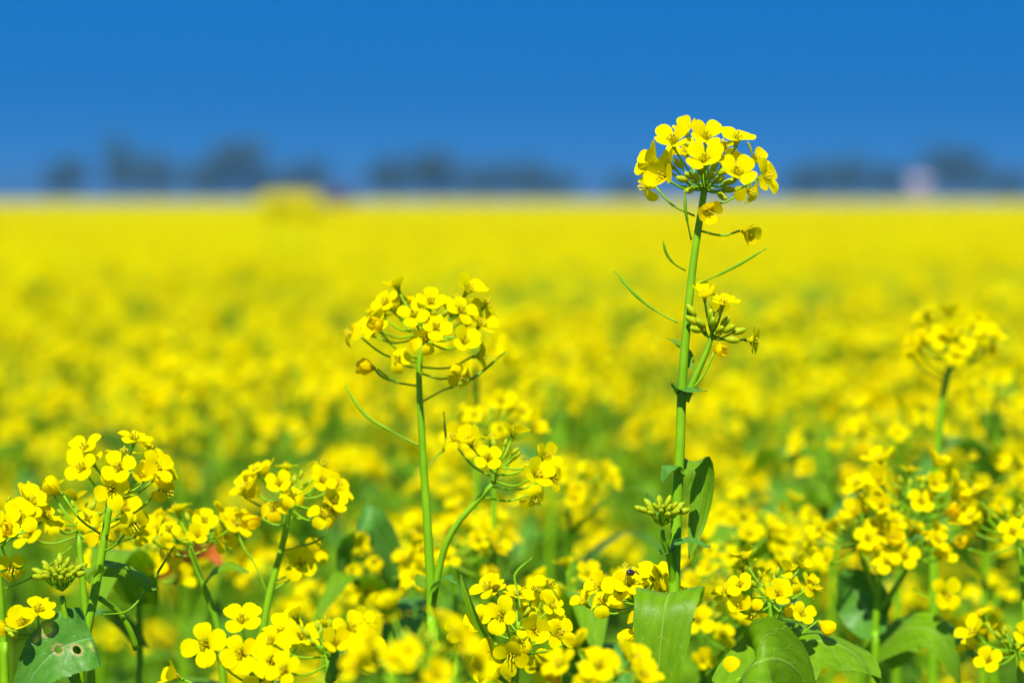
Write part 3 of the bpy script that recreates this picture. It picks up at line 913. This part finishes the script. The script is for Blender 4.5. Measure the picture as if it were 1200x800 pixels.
# --- blurred single plants just behind the sharp ones
for i, (x, y, d, n, s, lab) in enumerate([
        (556, 398, 1.85, 14, .025, 'blurred head showing just right of the tall plant left of centre'),
        (575, 490, 1.62, 12, .024, 'blurred head directly above the side shoot of the plant left of centre'),
        (642, 452, 2.3, 12, .027, 'blurred head in the gap between the two tallest plants'),
        (530, 640, 1.6, 13, .027, 'blurred head behind the fork of the plant left of centre'),
        (455, 655, 1.62, 14, .028, 'blurred head left of the stem of the plant left of centre, beside a bluish leaf'),
        (665, 560, 1.75, 13, .027, 'blurred head right of the side shoot of the plant left of centre'),
        (905, 610, 1.75, 18, .034, 'broad blurred head right of the bud cluster on the sharp stem'),
        (860, 640, 1.62, 16, .030, 'blurred head close to the right of the sharp stem, under the broad blurred head'),
        (972, 520, 1.95, 14, .028, 'blurred head above and left of the bushy right plant'),
        (1050, 498, 1.85, 15, .030, 'blurred head between the bushy right plant and the tall blurred one'),
        (1165, 450, 2.0, 14, .028, 'blurred head near the right edge, right of the tall blurred plant'),
        (1150, 560, 1.75, 16, .030, 'blurred head right of the bushy plant, left of the one cut by the edge'),
        (672, 690, 1.55, 12, .026, 'blurred head between the round low head and the insect head'),
        (820, 720, 1.55, 13, .028, 'blurred head low behind the sharp stem, right of the drooping leaf'),
        (160, 640, 1.55, 12, .026, 'blurred head behind the lower stem of the sharp left plant')]):
    P = Plant([(x, y + 22 * 1.3 / d), (x + 3, y + 60), (x + 4, y + 130), (x + 2, y + 220)], d, lab, seed=100 + i)
    P.head(x, y, 0, (P.rng.uniform(-.2, .2), 1, .1), n, 6, s, MIX, 1.0, .035, .75)
    if x == 455:
        P.leaf([(470, 700, 0), (452, 640, -.01), (432, 615, -.02), (408, 640, -.02), (398, 690, -.02)], .024, (.5, .7, .5), 'oblong', mat=M_LEAF_BLUE)
    if x == 160:
        lf = P.leaf([(166, 690, 0), (205, 660, .08), (240, 642, .12), (262, 664, .12)], .013, (.2, .6, .8), 'oblong', mat=M_LEAF_RED)
        lf['label'] = 'reddish dying leaf'
    # a couple of stem leaves
    for k in range(0 if 520 < x < 600 else 2):
        a = P.rng.uniform(0, 6.28)
        p = P.path[5 + 3 * k]
        o = V((math.cos(a), math.sin(a), 0))
        ln = P.rng.uniform(.05, .09)
        P.leaf_w([p, p + o * ln * .5 + V((0, 0, ln * .4)), p + o * ln + V((0, 0, ln * .1))], ln * .32, o.cross(V((0, 0, 1))), 'clasp', mat=M_LEAF_BLUE if k else M_LEAF)

# ------------------------------------------------------------------ fallen petal and insect
mbp = petal_geo('droop', 7, 4, random.Random(8), M_WILT)
fp = link('fallen_petal', mbp.mesh('fallen_petal'), None, Matrix.Translation(at(869, 777, 1.262)) @ frame_z((.15, -.55, .8), 1.9) @ Matrix.Scale(1.2, 4))
tag(fp, 'wilted orange-yellow petal lying on the broad leaf at the bottom', 'petal')

bee = link('bee', None)
bee.location = at(741, 676, 1.312)
bee.scale = (1.35, 1.35, 1.35)
bee.rotation_euler = (R(-25), R(10), R(70))
tag(bee, 'small dark insect sitting on yellow petals left of the sharp stem', 'insect')
mb = MB()
prof = [(-3.6, .15), (-3.2, .75), (-2.4, 1.25), (-1.4, 1.35), (-.6, .9), (-.2, .55), (.2, 1.0), (.9, 1.35), (1.6, 1.1), (2.0, .6), (2.3, .85), (2.8, .9), (3.2, .5), (3.35, .1)]
tube(mb, [V((x, 0, 2.0 - .05 * x * x * (x < 0) * .6)) * 0.00085 for x, r in prof], [r * 0.00085 for x, r in prof], M_BEE, 10)
link('body', mb.mesh('body'), bee)
for s in (-1, 1):
    mb = MB()
    vs = [V((.8, .5 * s, 3.2)), V((-.8, 1.6 * s, 3.6)), V((-3.0, 2.2 * s, 3.5)), V((-4.1, 1.7 * s, 3.3)), V((-3.4, .8 * s, 3.4)), V((-1, .5 * s, 3.4))]
    vs = [v * 0.00085 for v in vs]
    mb.add(vs, [(0, 1, 5), (1, 2, 4, 5), (2, 3, 4)], M_WING)
    link('wing', mb.mesh('wing'), bee)
    for x in (-.4, .5, 1.3):
        mb = MB()
        tube(mb, [V((x, .6 * s, 1.4)) * 0.00085, V((x * 1.4, 2.0 * s, 1.9)) * 0.00085, V((x * 2.2, 2.9 * s, -.2)) * 0.00085], [.0002, .00016, .0001], M_BEE, 4)
        link('leg', mb.mesh('leg'), bee)

# ------------------------------------------------------------------ prototypes for the plants of the field
rngf = random.Random(17)

def head_layout(rng, n, spread):
    out = []
    for i in range(n):
        a = GA * i + rng.uniform(-.3, .3)
        q = .5 + .5 * math.sqrt((i + .5) / n)
        rad = V((math.cos(a), math.sin(a), 0))
        pos = rad * spread * q * rng.uniform(.8, 1.15) + V((0, 0, spread * .7 * (.45 - 1.3 * (i + .5) / n) + rng.uniform(-.003, .003)))
        face = rad * (.3 + .5 * q) + V((0, 0, rng.uniform(.7, 1.0)))
        out.append((pos, frame_z(face, rng.uniform(0, 1.57)) @ Matrix.Scale(rng.uniform(.9, 1.1), 4), -0.004 - .03 * (i + .5) / n))
    return out

HEADS = []
for hv in range(5):
    lay = head_layout(rngf, rngf.randint(13, 19), rngf.uniform(.022, .029))
    core = MB()
    tube(core, [V((0, 0, -.05)), V((0, 0, -.02)), V((0, 0, 0))], [.0014, .0012, .0008], M_STEM, 6)
    for i in range(6):
        a = GA * i
        q = math.sqrt((i + .5) / 6)
        bud_geo(core, Matrix.Translation(V((math.cos(a), math.sin(a), 0)) * .007 * q) @ frame_z(V((math.cos(a) * q, math.sin(a) * q, 1))), 1.0)
    for pos, fm, za in lay:
        tube(core, [V((0, 0, za)), pos * .6 + V((0, 0, za * .5)), pos], .0005, M_STEM, 4, cap=False)
    for k in range(3):
        a = rngf.uniform(0, 6.28)
        o = V((math.cos(a), math.sin(a), 0))
        z0 = -.035 - .012 * k
        tube(core, [V((0, 0, z0)), o * .014 + V((0, 0, z0 + .004)), o * .028 + V((0, 0, z0 + .018)), o * .036 + V((0, 0, z0 + .036))], [.0006, .0006, .0012, .0004], M_POD, 5)
    full = MB()
    full.join(core, Matrix.Identity(4))
    low = MB()
    ids = []
    for pos, fm, za in lay:
        k = rngf.randrange(len(FLOW_LOW))
        ids.append(k)
        m = Matrix.Translation(pos) @ fm
        full.join(FLOW_LOW[k], m)
        low.join(FLOW_TINY[k % 4], m)
    tube(low, [V((0, 0, -.05)), V((0, 0, 0))], [.0014, .003], M_BUD, 4)
    HEADS.append(dict(core=core.mesh('flower_head'), full=full.mesh('flower_head'), low=low,
                      flowers=[(FLOW_LOW_ME[k], Matrix.Translation(pos) @ fm) for k, (pos, fm, za) in zip(ids, lay)]))

FLEAF, FLEAF_B = [], []
for k in range(5):
    shp = ('basal', 'clasp', 'oblong', 'clasp', 'basal')[k]
    mt = (M_LEAF, M_LEAF, M_LEAF, M_LEAF_BLUE, M_LEAF)[k]
    b = leaf_geo([V((0, 0, 0)), V((.45, 0, .22 + .05 * k)), V((.8, 0, .14)), V((1, 0, -.12))], .36, (0, 1, 0), shp, fold=.2, wave=.06, seed=k, nr=10, nc=4, mat=mt)
    FLEAF.append(b.mesh('leaf'))
    FLEAF_B.append(leaf_geo([V((0, 0, 0)), V((.45, 0, .22 + .05 * k)), V((.8, 0, .14)), V((1, 0, -.12))], .36, (0, 1, 0), shp, fold=.2, wave=.06, seed=k, nr=4, nc=2, mat=mt))

PROTO = []
for pv in range(9):
    rng = random.Random(300 + pv)
    stem, stem_low = MB(), MB()
    heads, leaves = [], []
    lean = V((rng.uniform(-.04, .04), rng.uniform(-.04, .04), 1.0))
    main = catmull([V((0, 0, -.02)), V((lean.x * .2, lean.y * .3, .4)), V((lean.x * .6, lean.y * .6, .75)), lean - V((0, 0, .045))], 12)
    tube(stem, main, [.0045 - .0032 * i / 12 for i in range(13)], M_STEM, 7)
    tube(stem_low, main[::3], [.0045 - .0032 * i / 4 for i in range(5)], M_STEM, 3)
    heads.append((Matrix.Translation(lean) @ frame_z(V((lean.x, lean.y, 1)), rng.uniform(0, 6)), rng.randrange(5)))
    for b in range(rng.randint(4, 6) if pv < 7 else 8 - pv):
        a = GA * b + rng.uniform(-.4, .4)
        z0 = .48 + .08 * b + rng.uniform(-.03, .03)
        z0 = min(z0, .84)
        p0 = main[int(z0 * 12)]
        o = V((math.cos(a), math.sin(a), 0))
        ln = rng.uniform(.07, .15)
        top = min(.97, p0.z + ln * 1.9 + rng.uniform(.02, .12))
        e = V((p0.x, p0.y, 0)) + o * ln + V((0, 0, top))
        pts = catmull([p0, p0 + o * ln * .6 + V((0, 0, (top - p0.z) * .35)), e - V((0, 0, .045))], 6)
        tube(stem, pts, [.0022 - .0009 * i / 6 for i in range(7)], M_STEM, 6)
        tube(stem_low, pts[::3], .0017, M_STEM, 3)
        heads.append((Matrix.Translation(e) @ frame_z(V((o.x * .2, o.y * .2, 1)), rng.uniform(0, 6)), rng.randrange(5)))
        s = rng.uniform(.06, .11)
        leaves.append((Matrix.Translation(p0) @ Matrix.Rotation(a + .2, 4, 'Z') @ Matrix.Scale(s, 4), rng.choice((1, 2, 3))))
    for b in range(7 if pv < 7 else 11):
        a = GA * b + 1
        z0 = .14 + .07 * b
        s = rng.uniform(.13, .22) * max(.45, 1.15 - .08 * b)
        leaves.append((Matrix.Translation(main[int(z0 * 12)]) @ Matrix.Rotation(a, 4, 'Z') @ Matrix.Rotation(rng.uniform(-.5, .1), 4, 'Y') @ Matrix.Scale(s, 4), rng.choice((0, 4, 2))))
    lowm = MB()
    lowm.join(stem_low, Matrix.Identity(4))
    for m, k in heads:
        lowm.join(HEADS[k]['low'], m)
    for m, k in leaves:
        lowm.join(FLEAF_B[k], m)
    PROTO.append(dict(stem=stem.mesh('stem'), heads=heads, leaves=leaves, low=lowm.mesh('mustard_low'), low_geo=lowm))

# ------------------------------------------------------------------ the field
rng = random.Random(99)
CELL = .175
spots = []
YMAX = 8.6
y = 1.86
def bloom(x, y):
    return noise.noise(V((x * 1.3, y * .6, 3.1))) - 1.3 * math.exp(-((x - .85) / .85) ** 2 - ((y - 7.6) / 2.4) ** 2) 
def kind_of(x, y):
    return rng.choice((7, 8)) if bloom(x, y) + rng.uniform(-.25, .25) < -.14 or (y < 2.6 and rng.random() < .3) else rng.randrange(7)
    return rng.choice((7, 8)) if bloom(x, y) + rng.uniform(-.25, .25) < -.14 else rng.randrange(7)
j = 0
while y < YMAX:
    cell = CELL if y < 14 else CELL * (1 + (y - 14) * .03)
    half = .30 * y + .9
    x = -half
    while x < half:
        px_, py_ = x + rng.uniform(-.5, .5) * cell, y + rng.uniform(-.5, .5) * cell
        drop = .205 + rng.uniform(-.05, .05) - .05 * max(-.7, bloom(px_, py_))
        if py_ < 2.4:
            drop = max(drop, .175 + rng.uniform(0, .05))
        if py_ < 2.5 and rng.random() < .42:
            x += cell
            continue
        if rng.random() < .06 and py_ > 3:
            drop -= .04
        spots.append((px_, py_, drop))
        x += cell
    y += cell
# taller pair of heads that breaks the horizon
near, far = [], []
for s in spots:
    x, y, d = s
    inside = abs(x) < .195 * y + .03
    (near if inside else far).append(s)
near.sort(key=lambda s: s[1])
near, rest = near[:296], near[296:]
far += rest
print('field plants', len(near), 'individual,', len(far), 'as stuff')

def field_plant(x, y, top, v, rz, label, group, detail):
    pr = PROTO[v]
    o = link('mustard_plant', None)
    o.location = (x, y, 0)
    o.rotation_euler.z = rz
    o.scale = (1, 1, top)
    tag(o, label, 'plant', group)
    link('stem', pr['stem'], o)
    for m, k in pr['heads']:
        m2 = m @ Matrix.Diagonal((1, 1, 1 / top, 1))
        if detail:
            h = link('flower_head', HEADS[k]['core'], o, m2)
            for fme, fm in HEADS[k]['flowers']:
                link('flower', fme, h, fm)
        else:
            link('flower_head', HEADS[k]['full'], o, m2)
    for m, k in pr['leaves']:
        link('leaf', FLEAF[k], o, m)
    return o

LAB = [(2.4, 'blurred mustard plant in the leafy rows close behind the sharp plants'),
       (4.0, 'more blurred mustard plant in the lower middle of the field'),
       (99, 'strongly blurred mustard plant in the middle of the yellow field')]
ORD = ['first', 'second', 'third', 'fourth', 'fifth', 'sixth', 'seventh', 'eighth', 'ninth', 'tenth', 'eleventh', 'twelfth', 'thirteenth', 'fourteenth', 'fifteenth', 'sixteenth']
close = sorted(s[0] / s[1] for s in near if s[1] < LAB[0][0])
for i, (x, y, d) in enumerate(near):
    lab = next(k for k in range(3) if y < LAB[k][0])
    if lab == 0:
        q = close.index(x / y)
        text = LAB[0][1] + ', ' + (ORD[q] if q < 16 else 'last') + ' from the left'
    else:
        text = LAB[lab][1]
    field_plant(x, y, CAM_Z - d, kind_of(x, y), rng.uniform(0, 6.28), text, ['plants close behind the sharp ones', 'plants of the lower middle field', 'plants of the middle field'][lab], y < 2.5)
for i, (x, yy, top, lab) in enumerate(((318, 9.0, 228, 'left plant of the blurred clump rising over the horizon'), (341, 9.2, 227, 'middle plant of the blurred clump rising over the horizon'),
                                       (362, 9.1, 229, 'right plant of the blurred clump rising over the horizon'))):
    P = Plant([(x, top + 9), (x + 1, top + 25), (x, top + 50), (x + 1, top + 90)], yy, lab, seed=210 + i)
    for dx, dy, dz in ((0, 0, 0), (-7, 6, .03), (7, 7, -.03), (0, 15, .02), (-9, 20, 0), (9, 22, .04)):
        P.head(x + dx, top + dy, dz, (dx * .02, 1, .1), 14, 4, .030, MIX, 1.1, .025, .8)

# the rest of the crop: one object, plants set on points
TILE = .70
tiles = []
for k in range(12):
    mb = MB()
    rt = random.Random(900 + k)
    for a in range(4):
        for b in range(4):
            v = rt.choice((7, 8)) if rt.random() < (.12 if k < 9 else .6) else rt.randrange(7)
            mb.join(PROTO[v]['low_geo'], Matrix.Translation(((a - 1.5 + rt.uniform(-.5, .5)) * TILE / 4, (b - 1.5 + rt.uniform(-.5, .5)) * TILE / 4, 0))
                    @ Matrix.Rotation(rt.uniform(0, 6.28), 4, 'Z') @ Matrix.Diagonal((1, 1, rt.uniform(.955, 1.045), 1)))
    tiles.append(mb.mesh('mustard_tile'))
BIG = 1.6
for k in range(5):
    mb = MB()
    rt = random.Random(950 + k)
    for a in range(8):
        for b in range(8):
            v = rt.choice((7, 8)) if rt.random() < .15 else rt.randrange(7)
            mb.join(PROTO[v]['low_geo'], Matrix.Translation(((a - 3.5 + rt.uniform(-.5, .5)) * BIG / 8, (b - 3.5 + rt.uniform(-.5, .5)) * BIG / 8, 0))
                    @ Matrix.Rotation(rt.uniform(0, 6.28), 4, 'Z') @ Matrix.Diagonal((1, 1, rt.uniform(.955, 1.045), 1)))
    tiles.append(mb.mesh('mustard_tile'))
kinds = [kind_of(x, y) for x, y, d in far]
y = 2.0
while y < YMAX:                    # beyond both sides of the picture
    for sd in (-1, 1):
        x = .30 * y + .9 + TILE * .5
        while x < .58 * y + 1.6:
            far.append((sd * x, y, .205 - .03 * bloom(sd * x, y) + rng.uniform(-.008, .008)))
            kinds.append(9 + rng.randrange(9))
            x += TILE
    y += TILE
y = YMAX + TILE * .5
while y < 40:
    half = .58 * y + 1
    x = -half + rng.uniform(0, TILE)
    while x < half:
        far.append((x, y, .205 - .03 * bloom(x, y) + rng.uniform(-.008, .008)))
        kinds.append(9 + (rng.randrange(9, 12) if bloom(x, y) < -.25 else rng.randrange(9)))
        x += TILE
    y += TILE
y += BIG / 2 - TILE / 2
while y < 210:
    half = .55 * y + 3
    x = -half + rng.uniform(0, BIG)
    while x < half:
        far.append((x, y, .205 - .02 * bloom(x, y) + rng.uniform(-.01, .01)))
        kinds.append(21 + rng.randrange(5))
        x += BIG
    y += BIG
pc = bpy.data.collections.new('mustard_kinds')
for k, me_ in enumerate([pr['low'] for pr in PROTO] + tiles):
    po = bpy.data.objects.new('mustard_kind_%02d' % k, me_)
    pc.objects.link(po)
n = len(far)
pm = bpy.data.meshes.new('mustard_crop')
pm.from_pydata([(x, y, 0) for x, y, d in far], [], [])
for nm, typ, vals in (('top', 'FLOAT', [CAM_Z - d for x, y, d in far]), ('turn', 'FLOAT', [rng.uniform(0, 6.28) if k < 9 else rng.randrange(4) * math.pi / 2 for k in kinds]), ('sort', 'INT', kinds)):
    a = pm.attributes.new(nm, typ, 'POINT')
    a.data.foreach_set('value', vals)
crop = link('mustard_crop', pm)
tag(crop, 'dense blurred yellow mustard crop filling the far field', 'crop', kind='stuff')
gt = bpy.data.node_groups.new('plant_crop', 'GeometryNodeTree')
gt.interface.new_socket('Geometry', in_out='INPUT', socket_type='NodeSocketGeometry')
gt.interface.new_socket('Geometry', in_out='OUTPUT', socket_type='NodeSocketGeometry')
g, gl = gt.nodes, gt.links
gi, go = g.new('NodeGroupInput'), g.new('NodeGroupOutput')
iop = g.new('GeometryNodeInstanceOnPoints')
ci = g.new('GeometryNodeCollectionInfo')
ci.inputs['Collection'].default_value = pc
ci.inputs['Separate Children'].default_value = True
ci.inputs['Reset Children'].default_value = True
def nattr(nm, typ):
    q = g.new('GeometryNodeInputNamedAttribute')
    q.data_type = typ
    q.inputs['Name'].default_value = nm
    return q.outputs['Attribute']
cs, cr = g.new('ShaderNodeCombineXYZ'), g.new('ShaderNodeCombineXYZ')
cs.inputs[0].default_value = cs.inputs[1].default_value = 1
gl.new(nattr('top', 'FLOAT'), cs.inputs[2])
gl.new(nattr('turn', 'FLOAT'), cr.inputs[2])
gl.new(gi.outputs[0], iop.inputs['Points'])
gl.new(ci.outputs[0], iop.inputs['Instance'])
iop.inputs['Pick Instance'].default_value = True
gl.new(nattr('sort', 'INT'), iop.inputs['Instance Index'])
gl.new(cr.outputs[0], iop.inputs['Rotation'])
gl.new(cs.outputs[0], iop.inputs['Scale'])
gl.new(iop.outputs[0], go.inputs[0])
md = crop.modifiers.new('plants', 'NODES')
md.node_group = gt

# crop beyond, too far to tell plants apart
m, nn, ll = new_mat('far_crop')
tc = nn.new('ShaderNodeTexCoord')
c, _ = noise_col(nn, ll, 2.2, [(0.42, (0.09, 0.20, 0.005)), (0.58, (0.62, 0.53, 0.001)), (0.8, (0.72, 0.62, 0.001))], 6, tc.outputs['Object'])
thin_shader(m.node_tree, c, 0.7, 0.2, (1, 1, 1), 0.2)
fc_ = sheet('far_mustard_crop', -190, 190, 206, 340, 0.865, m, 600, 240, .16, 1.4)
tag(fc_, 'distant yellow band of mustard crop under the horizon', 'crop', kind='stuff')

# ------------------------------------------------------------------ trees, bush and hut beyond the field
def crown_geo(rng, w, h, z0, n, leaf, mat):
    mb = MB()
    clumps = [(V((rng.uniform(-.36, .36) * w, rng.uniform(-.36, .36) * w, z0 + h * rng.uniform(.18, .82))), rng.uniform(.16, .30) * w) for _ in range(11)]
    vs, fs = [], []
    for i in range(n):
        c, r = rng.choice(clumps)
        dv = V((rng.gauss(0, 1), rng.gauss(0, 1), rng.gauss(0, .8))).normalized() * r * rng.uniform(.6, 1.08)
        p = c + dv
        fm = frame_z(V((rng.uniform(-1, 1), rng.uniform(-1, 1), rng.uniform(-.2, 1))), rng.uniform(0, 6))
        s = leaf * rng.uniform(.6, 1.3)
        o = len(vs)
        vs += [p + fm @ V(q) * s for q in ((-.5, 0, 0), (0, -.3, .06), (.5, 0, 0), (0, .3, .06))]
        fs.append((o, o + 1, o + 2, o + 3))
    mb.add(vs, fs, mat)
    return mb, clumps

TREE_KINDS = []
for k in range(4):
    rt = random.Random(500 + k)
    cr_, cl = crown_geo(rt, 1.0, .80, .22, 1500, .075, M_CROWN)
    tr = MB()
    tube(tr, [V((0, 0, -.02)), V((.01, 0, .2)), V((.02, .01, .45)), V((0, 0, .7))], [.035, .028, .02, .008], M_BARK, 7)
    for c, r in cl[:6]:
        tube(tr, [V((.01, 0, .22 + .03 * rt.random())), c * .55 + V((0, 0, .14)), c], [.014, .009, .004], M_BARK, 5)
    TREE_KINDS.append((tr.mesh('trunk'), cr_.mesh('crown')))

D_T = 700.0
def tree(px, w_px, top_px, dd, k, label, rz):
    p = at(px, HORIZON, D_T + dd)
    o = link('tree', None)
    o.location = (p.x, p.y, 0)
    h = (HORIZON - top_px) / FPX * (D_T + dd) + 1.1
    w = w_px / FPX * (D_T + dd)
    o.scale = (w, w, h)
    o.rotation_euler.z = rz
    tag(o, label, 'tree', 'trees beyond the field')
    link('trunk', TREE_KINDS[k][0], o)
    link('crown', TREE_KINDS[k][1], o)

for i, (x, w, t, dd, lab) in enumerate([
        (70, 66, 187, 5, 'leftmost hazy blue tree on the horizon, low and round'),
        (143, 44, 162, 0, 'taller of the two hazy trees second from the left on the horizon'),
        (176, 62, 182, 12, 'hazy tree leaning against the right of the taller second one'),
        (238, 60, 188, 8, 'lower hazy tree left of the widest one in the left group'),
        (272, 74, 166, 0, 'widest hazy tree of the left group on the horizon'),
        (312, 50, 196, 10, 'small hazy tree between the widest one and the raised flower clump'),
        (356, 60, 188, 4, 'hazy tree directly over the raised flower clump on the horizon'),
        (462, 70, 184, 0, 'left hazy tree of the middle group on the horizon'),
        (512, 76, 178, 6, 'highest hazy tree of the middle group on the horizon'),
        (560, 60, 192, 14, 'hazy tree right of the highest one in the middle group'),
        (606, 66, 188, 10, 'next to last hazy tree at the right of the middle group'),
        (648, 50, 200, 16, 'smallest hazy tree ending the middle group on the right'),
        (742, 60, 206, 30, 'faint low tree behind the sharp flower head, left side'),
        (946, 66, 190, 6, 'hazy tree just right of the sharp flower head'),
        (1000, 74, 186, 12, 'hazy tree between the sharp head and the pinkish hut'),
        (1044, 48, 192, 16, 'small hazy tree close left of the pinkish hut'),
        (1126, 84, 174, 0, 'large hazy tree right of the pinkish hut'),
        (1182, 50, 198, 20, 'rightmost low hazy tree on the horizon')]):
    tree(x, w, t, dd, i % 4, lab, i * 1.3)

p = at(393, HORIZON, 80)
bush = link('bush', None)
bush.location = (p.x, p.y, 0)
tag(bush, 'small dark purplish bush right of the clump rising over the horizon', 'bush')
cb, cl = crown_geo(random.Random(4), .95, .85, .60, 900, .07, M_BUSH_RED)
link('crown', cb.mesh('crown'), bush)
tr = MB()
tube(tr, [V((0, 0, -.02)), V((0, .01, .5)), V((0, 0, 1.0))], [.03, .025, .01], M_BARK, 6)
link('trunk', tr.mesh('trunk'), bush)

def box(mb, x0, x1, y0, y1, z0, z1, mat):
    vs = [V((x, y, z)) for z in (z0, z1) for y in (y0, y1) for x in (x0, x1)]
    mb.add(vs, [(0, 2, 3, 1), (4, 5, 7, 6), (0, 1, 5, 4), (1, 3, 7, 5), (3, 2, 6, 7), (2, 0, 4, 6)], mat)

p = at(1076, HORIZON, 680)
hut = link('hut', None)
hut.location = (p.x, p.y, 0)
hut.scale = (1.25, 1.25, 1.5)
tag(hut, 'small pale pinkish hut among the hazy trees on the right', 'hut')
mb = MB(); box(mb, -1.7, 1.7, -1.5, 1.5, 0, 3.2, M_WALL); link('wall', mb.mesh('wall', False), hut)
mb = MB()
vs = [V((x, y, z)) for x in (-1.9, 1.9) for y, z in ((-1.8, 3.15), (0, 4.3), (1.8, 3.15), (1.8, 3.3), (0, 4.45), (-1.8, 3.3))]
mb.add(vs, [(0, 1, 7, 6), (1, 2, 8, 7), (3, 4, 10, 9), (4, 5, 11, 10), (5, 0, 6, 11), (2, 3, 9, 8), (0, 5, 4, 1), (1, 4, 3, 2), (6, 7, 10, 11), (7, 8, 9, 10)], M_ROOF)
link('roof', mb.mesh('roof', False), hut)
mb = MB()
mb.add([V((x, y, z)) for x in (-1.68, 1.68) for y, z in ((-1.48, 3.2), (0, 4.12), (1.48, 3.2))], [(0, 1, 2), (3, 5, 4), (0, 3, 4, 1), (1, 4, 5, 2)], M_WALL)
link('gable', mb.mesh('gable', False), hut)
mb = MB(); box(mb, -1.1, -.3, -1.56, -1.497, 0, 2.0, M_DARK); link('door', mb.mesh('door', False), hut)
mb = MB(); box(mb, .4, 1.1, -1.55, -1.497, 1.3, 2.1, M_DARK); link('window', mb.mesh('window', False), hut)

# ------------------------------------------------------------------ haze
mb = MB()
box(mb, -1600, 1600, -400, 2800, -1.2, 18, M_WALL)
me = mb.mesh('haze', False)
me.materials.clear()
hm, hn, hl = new_mat('haze_air')
ho = hn.new('ShaderNodeOutputMaterial')
hv = hn.new('ShaderNodeVolumePrincipled')
hv.inputs['Color'].default_value = (0.50, 0.72, 0.85, 1)
hv.inputs['Density'].default_value = 0.0007
hv.inputs['Anisotropy'].default_value = 0.6
hl.new(hv.outputs['Volume'], ho.inputs['Volume'])
me.materials.append(hm)
haze = link('haze', me)
tag(haze, kind='stuff')
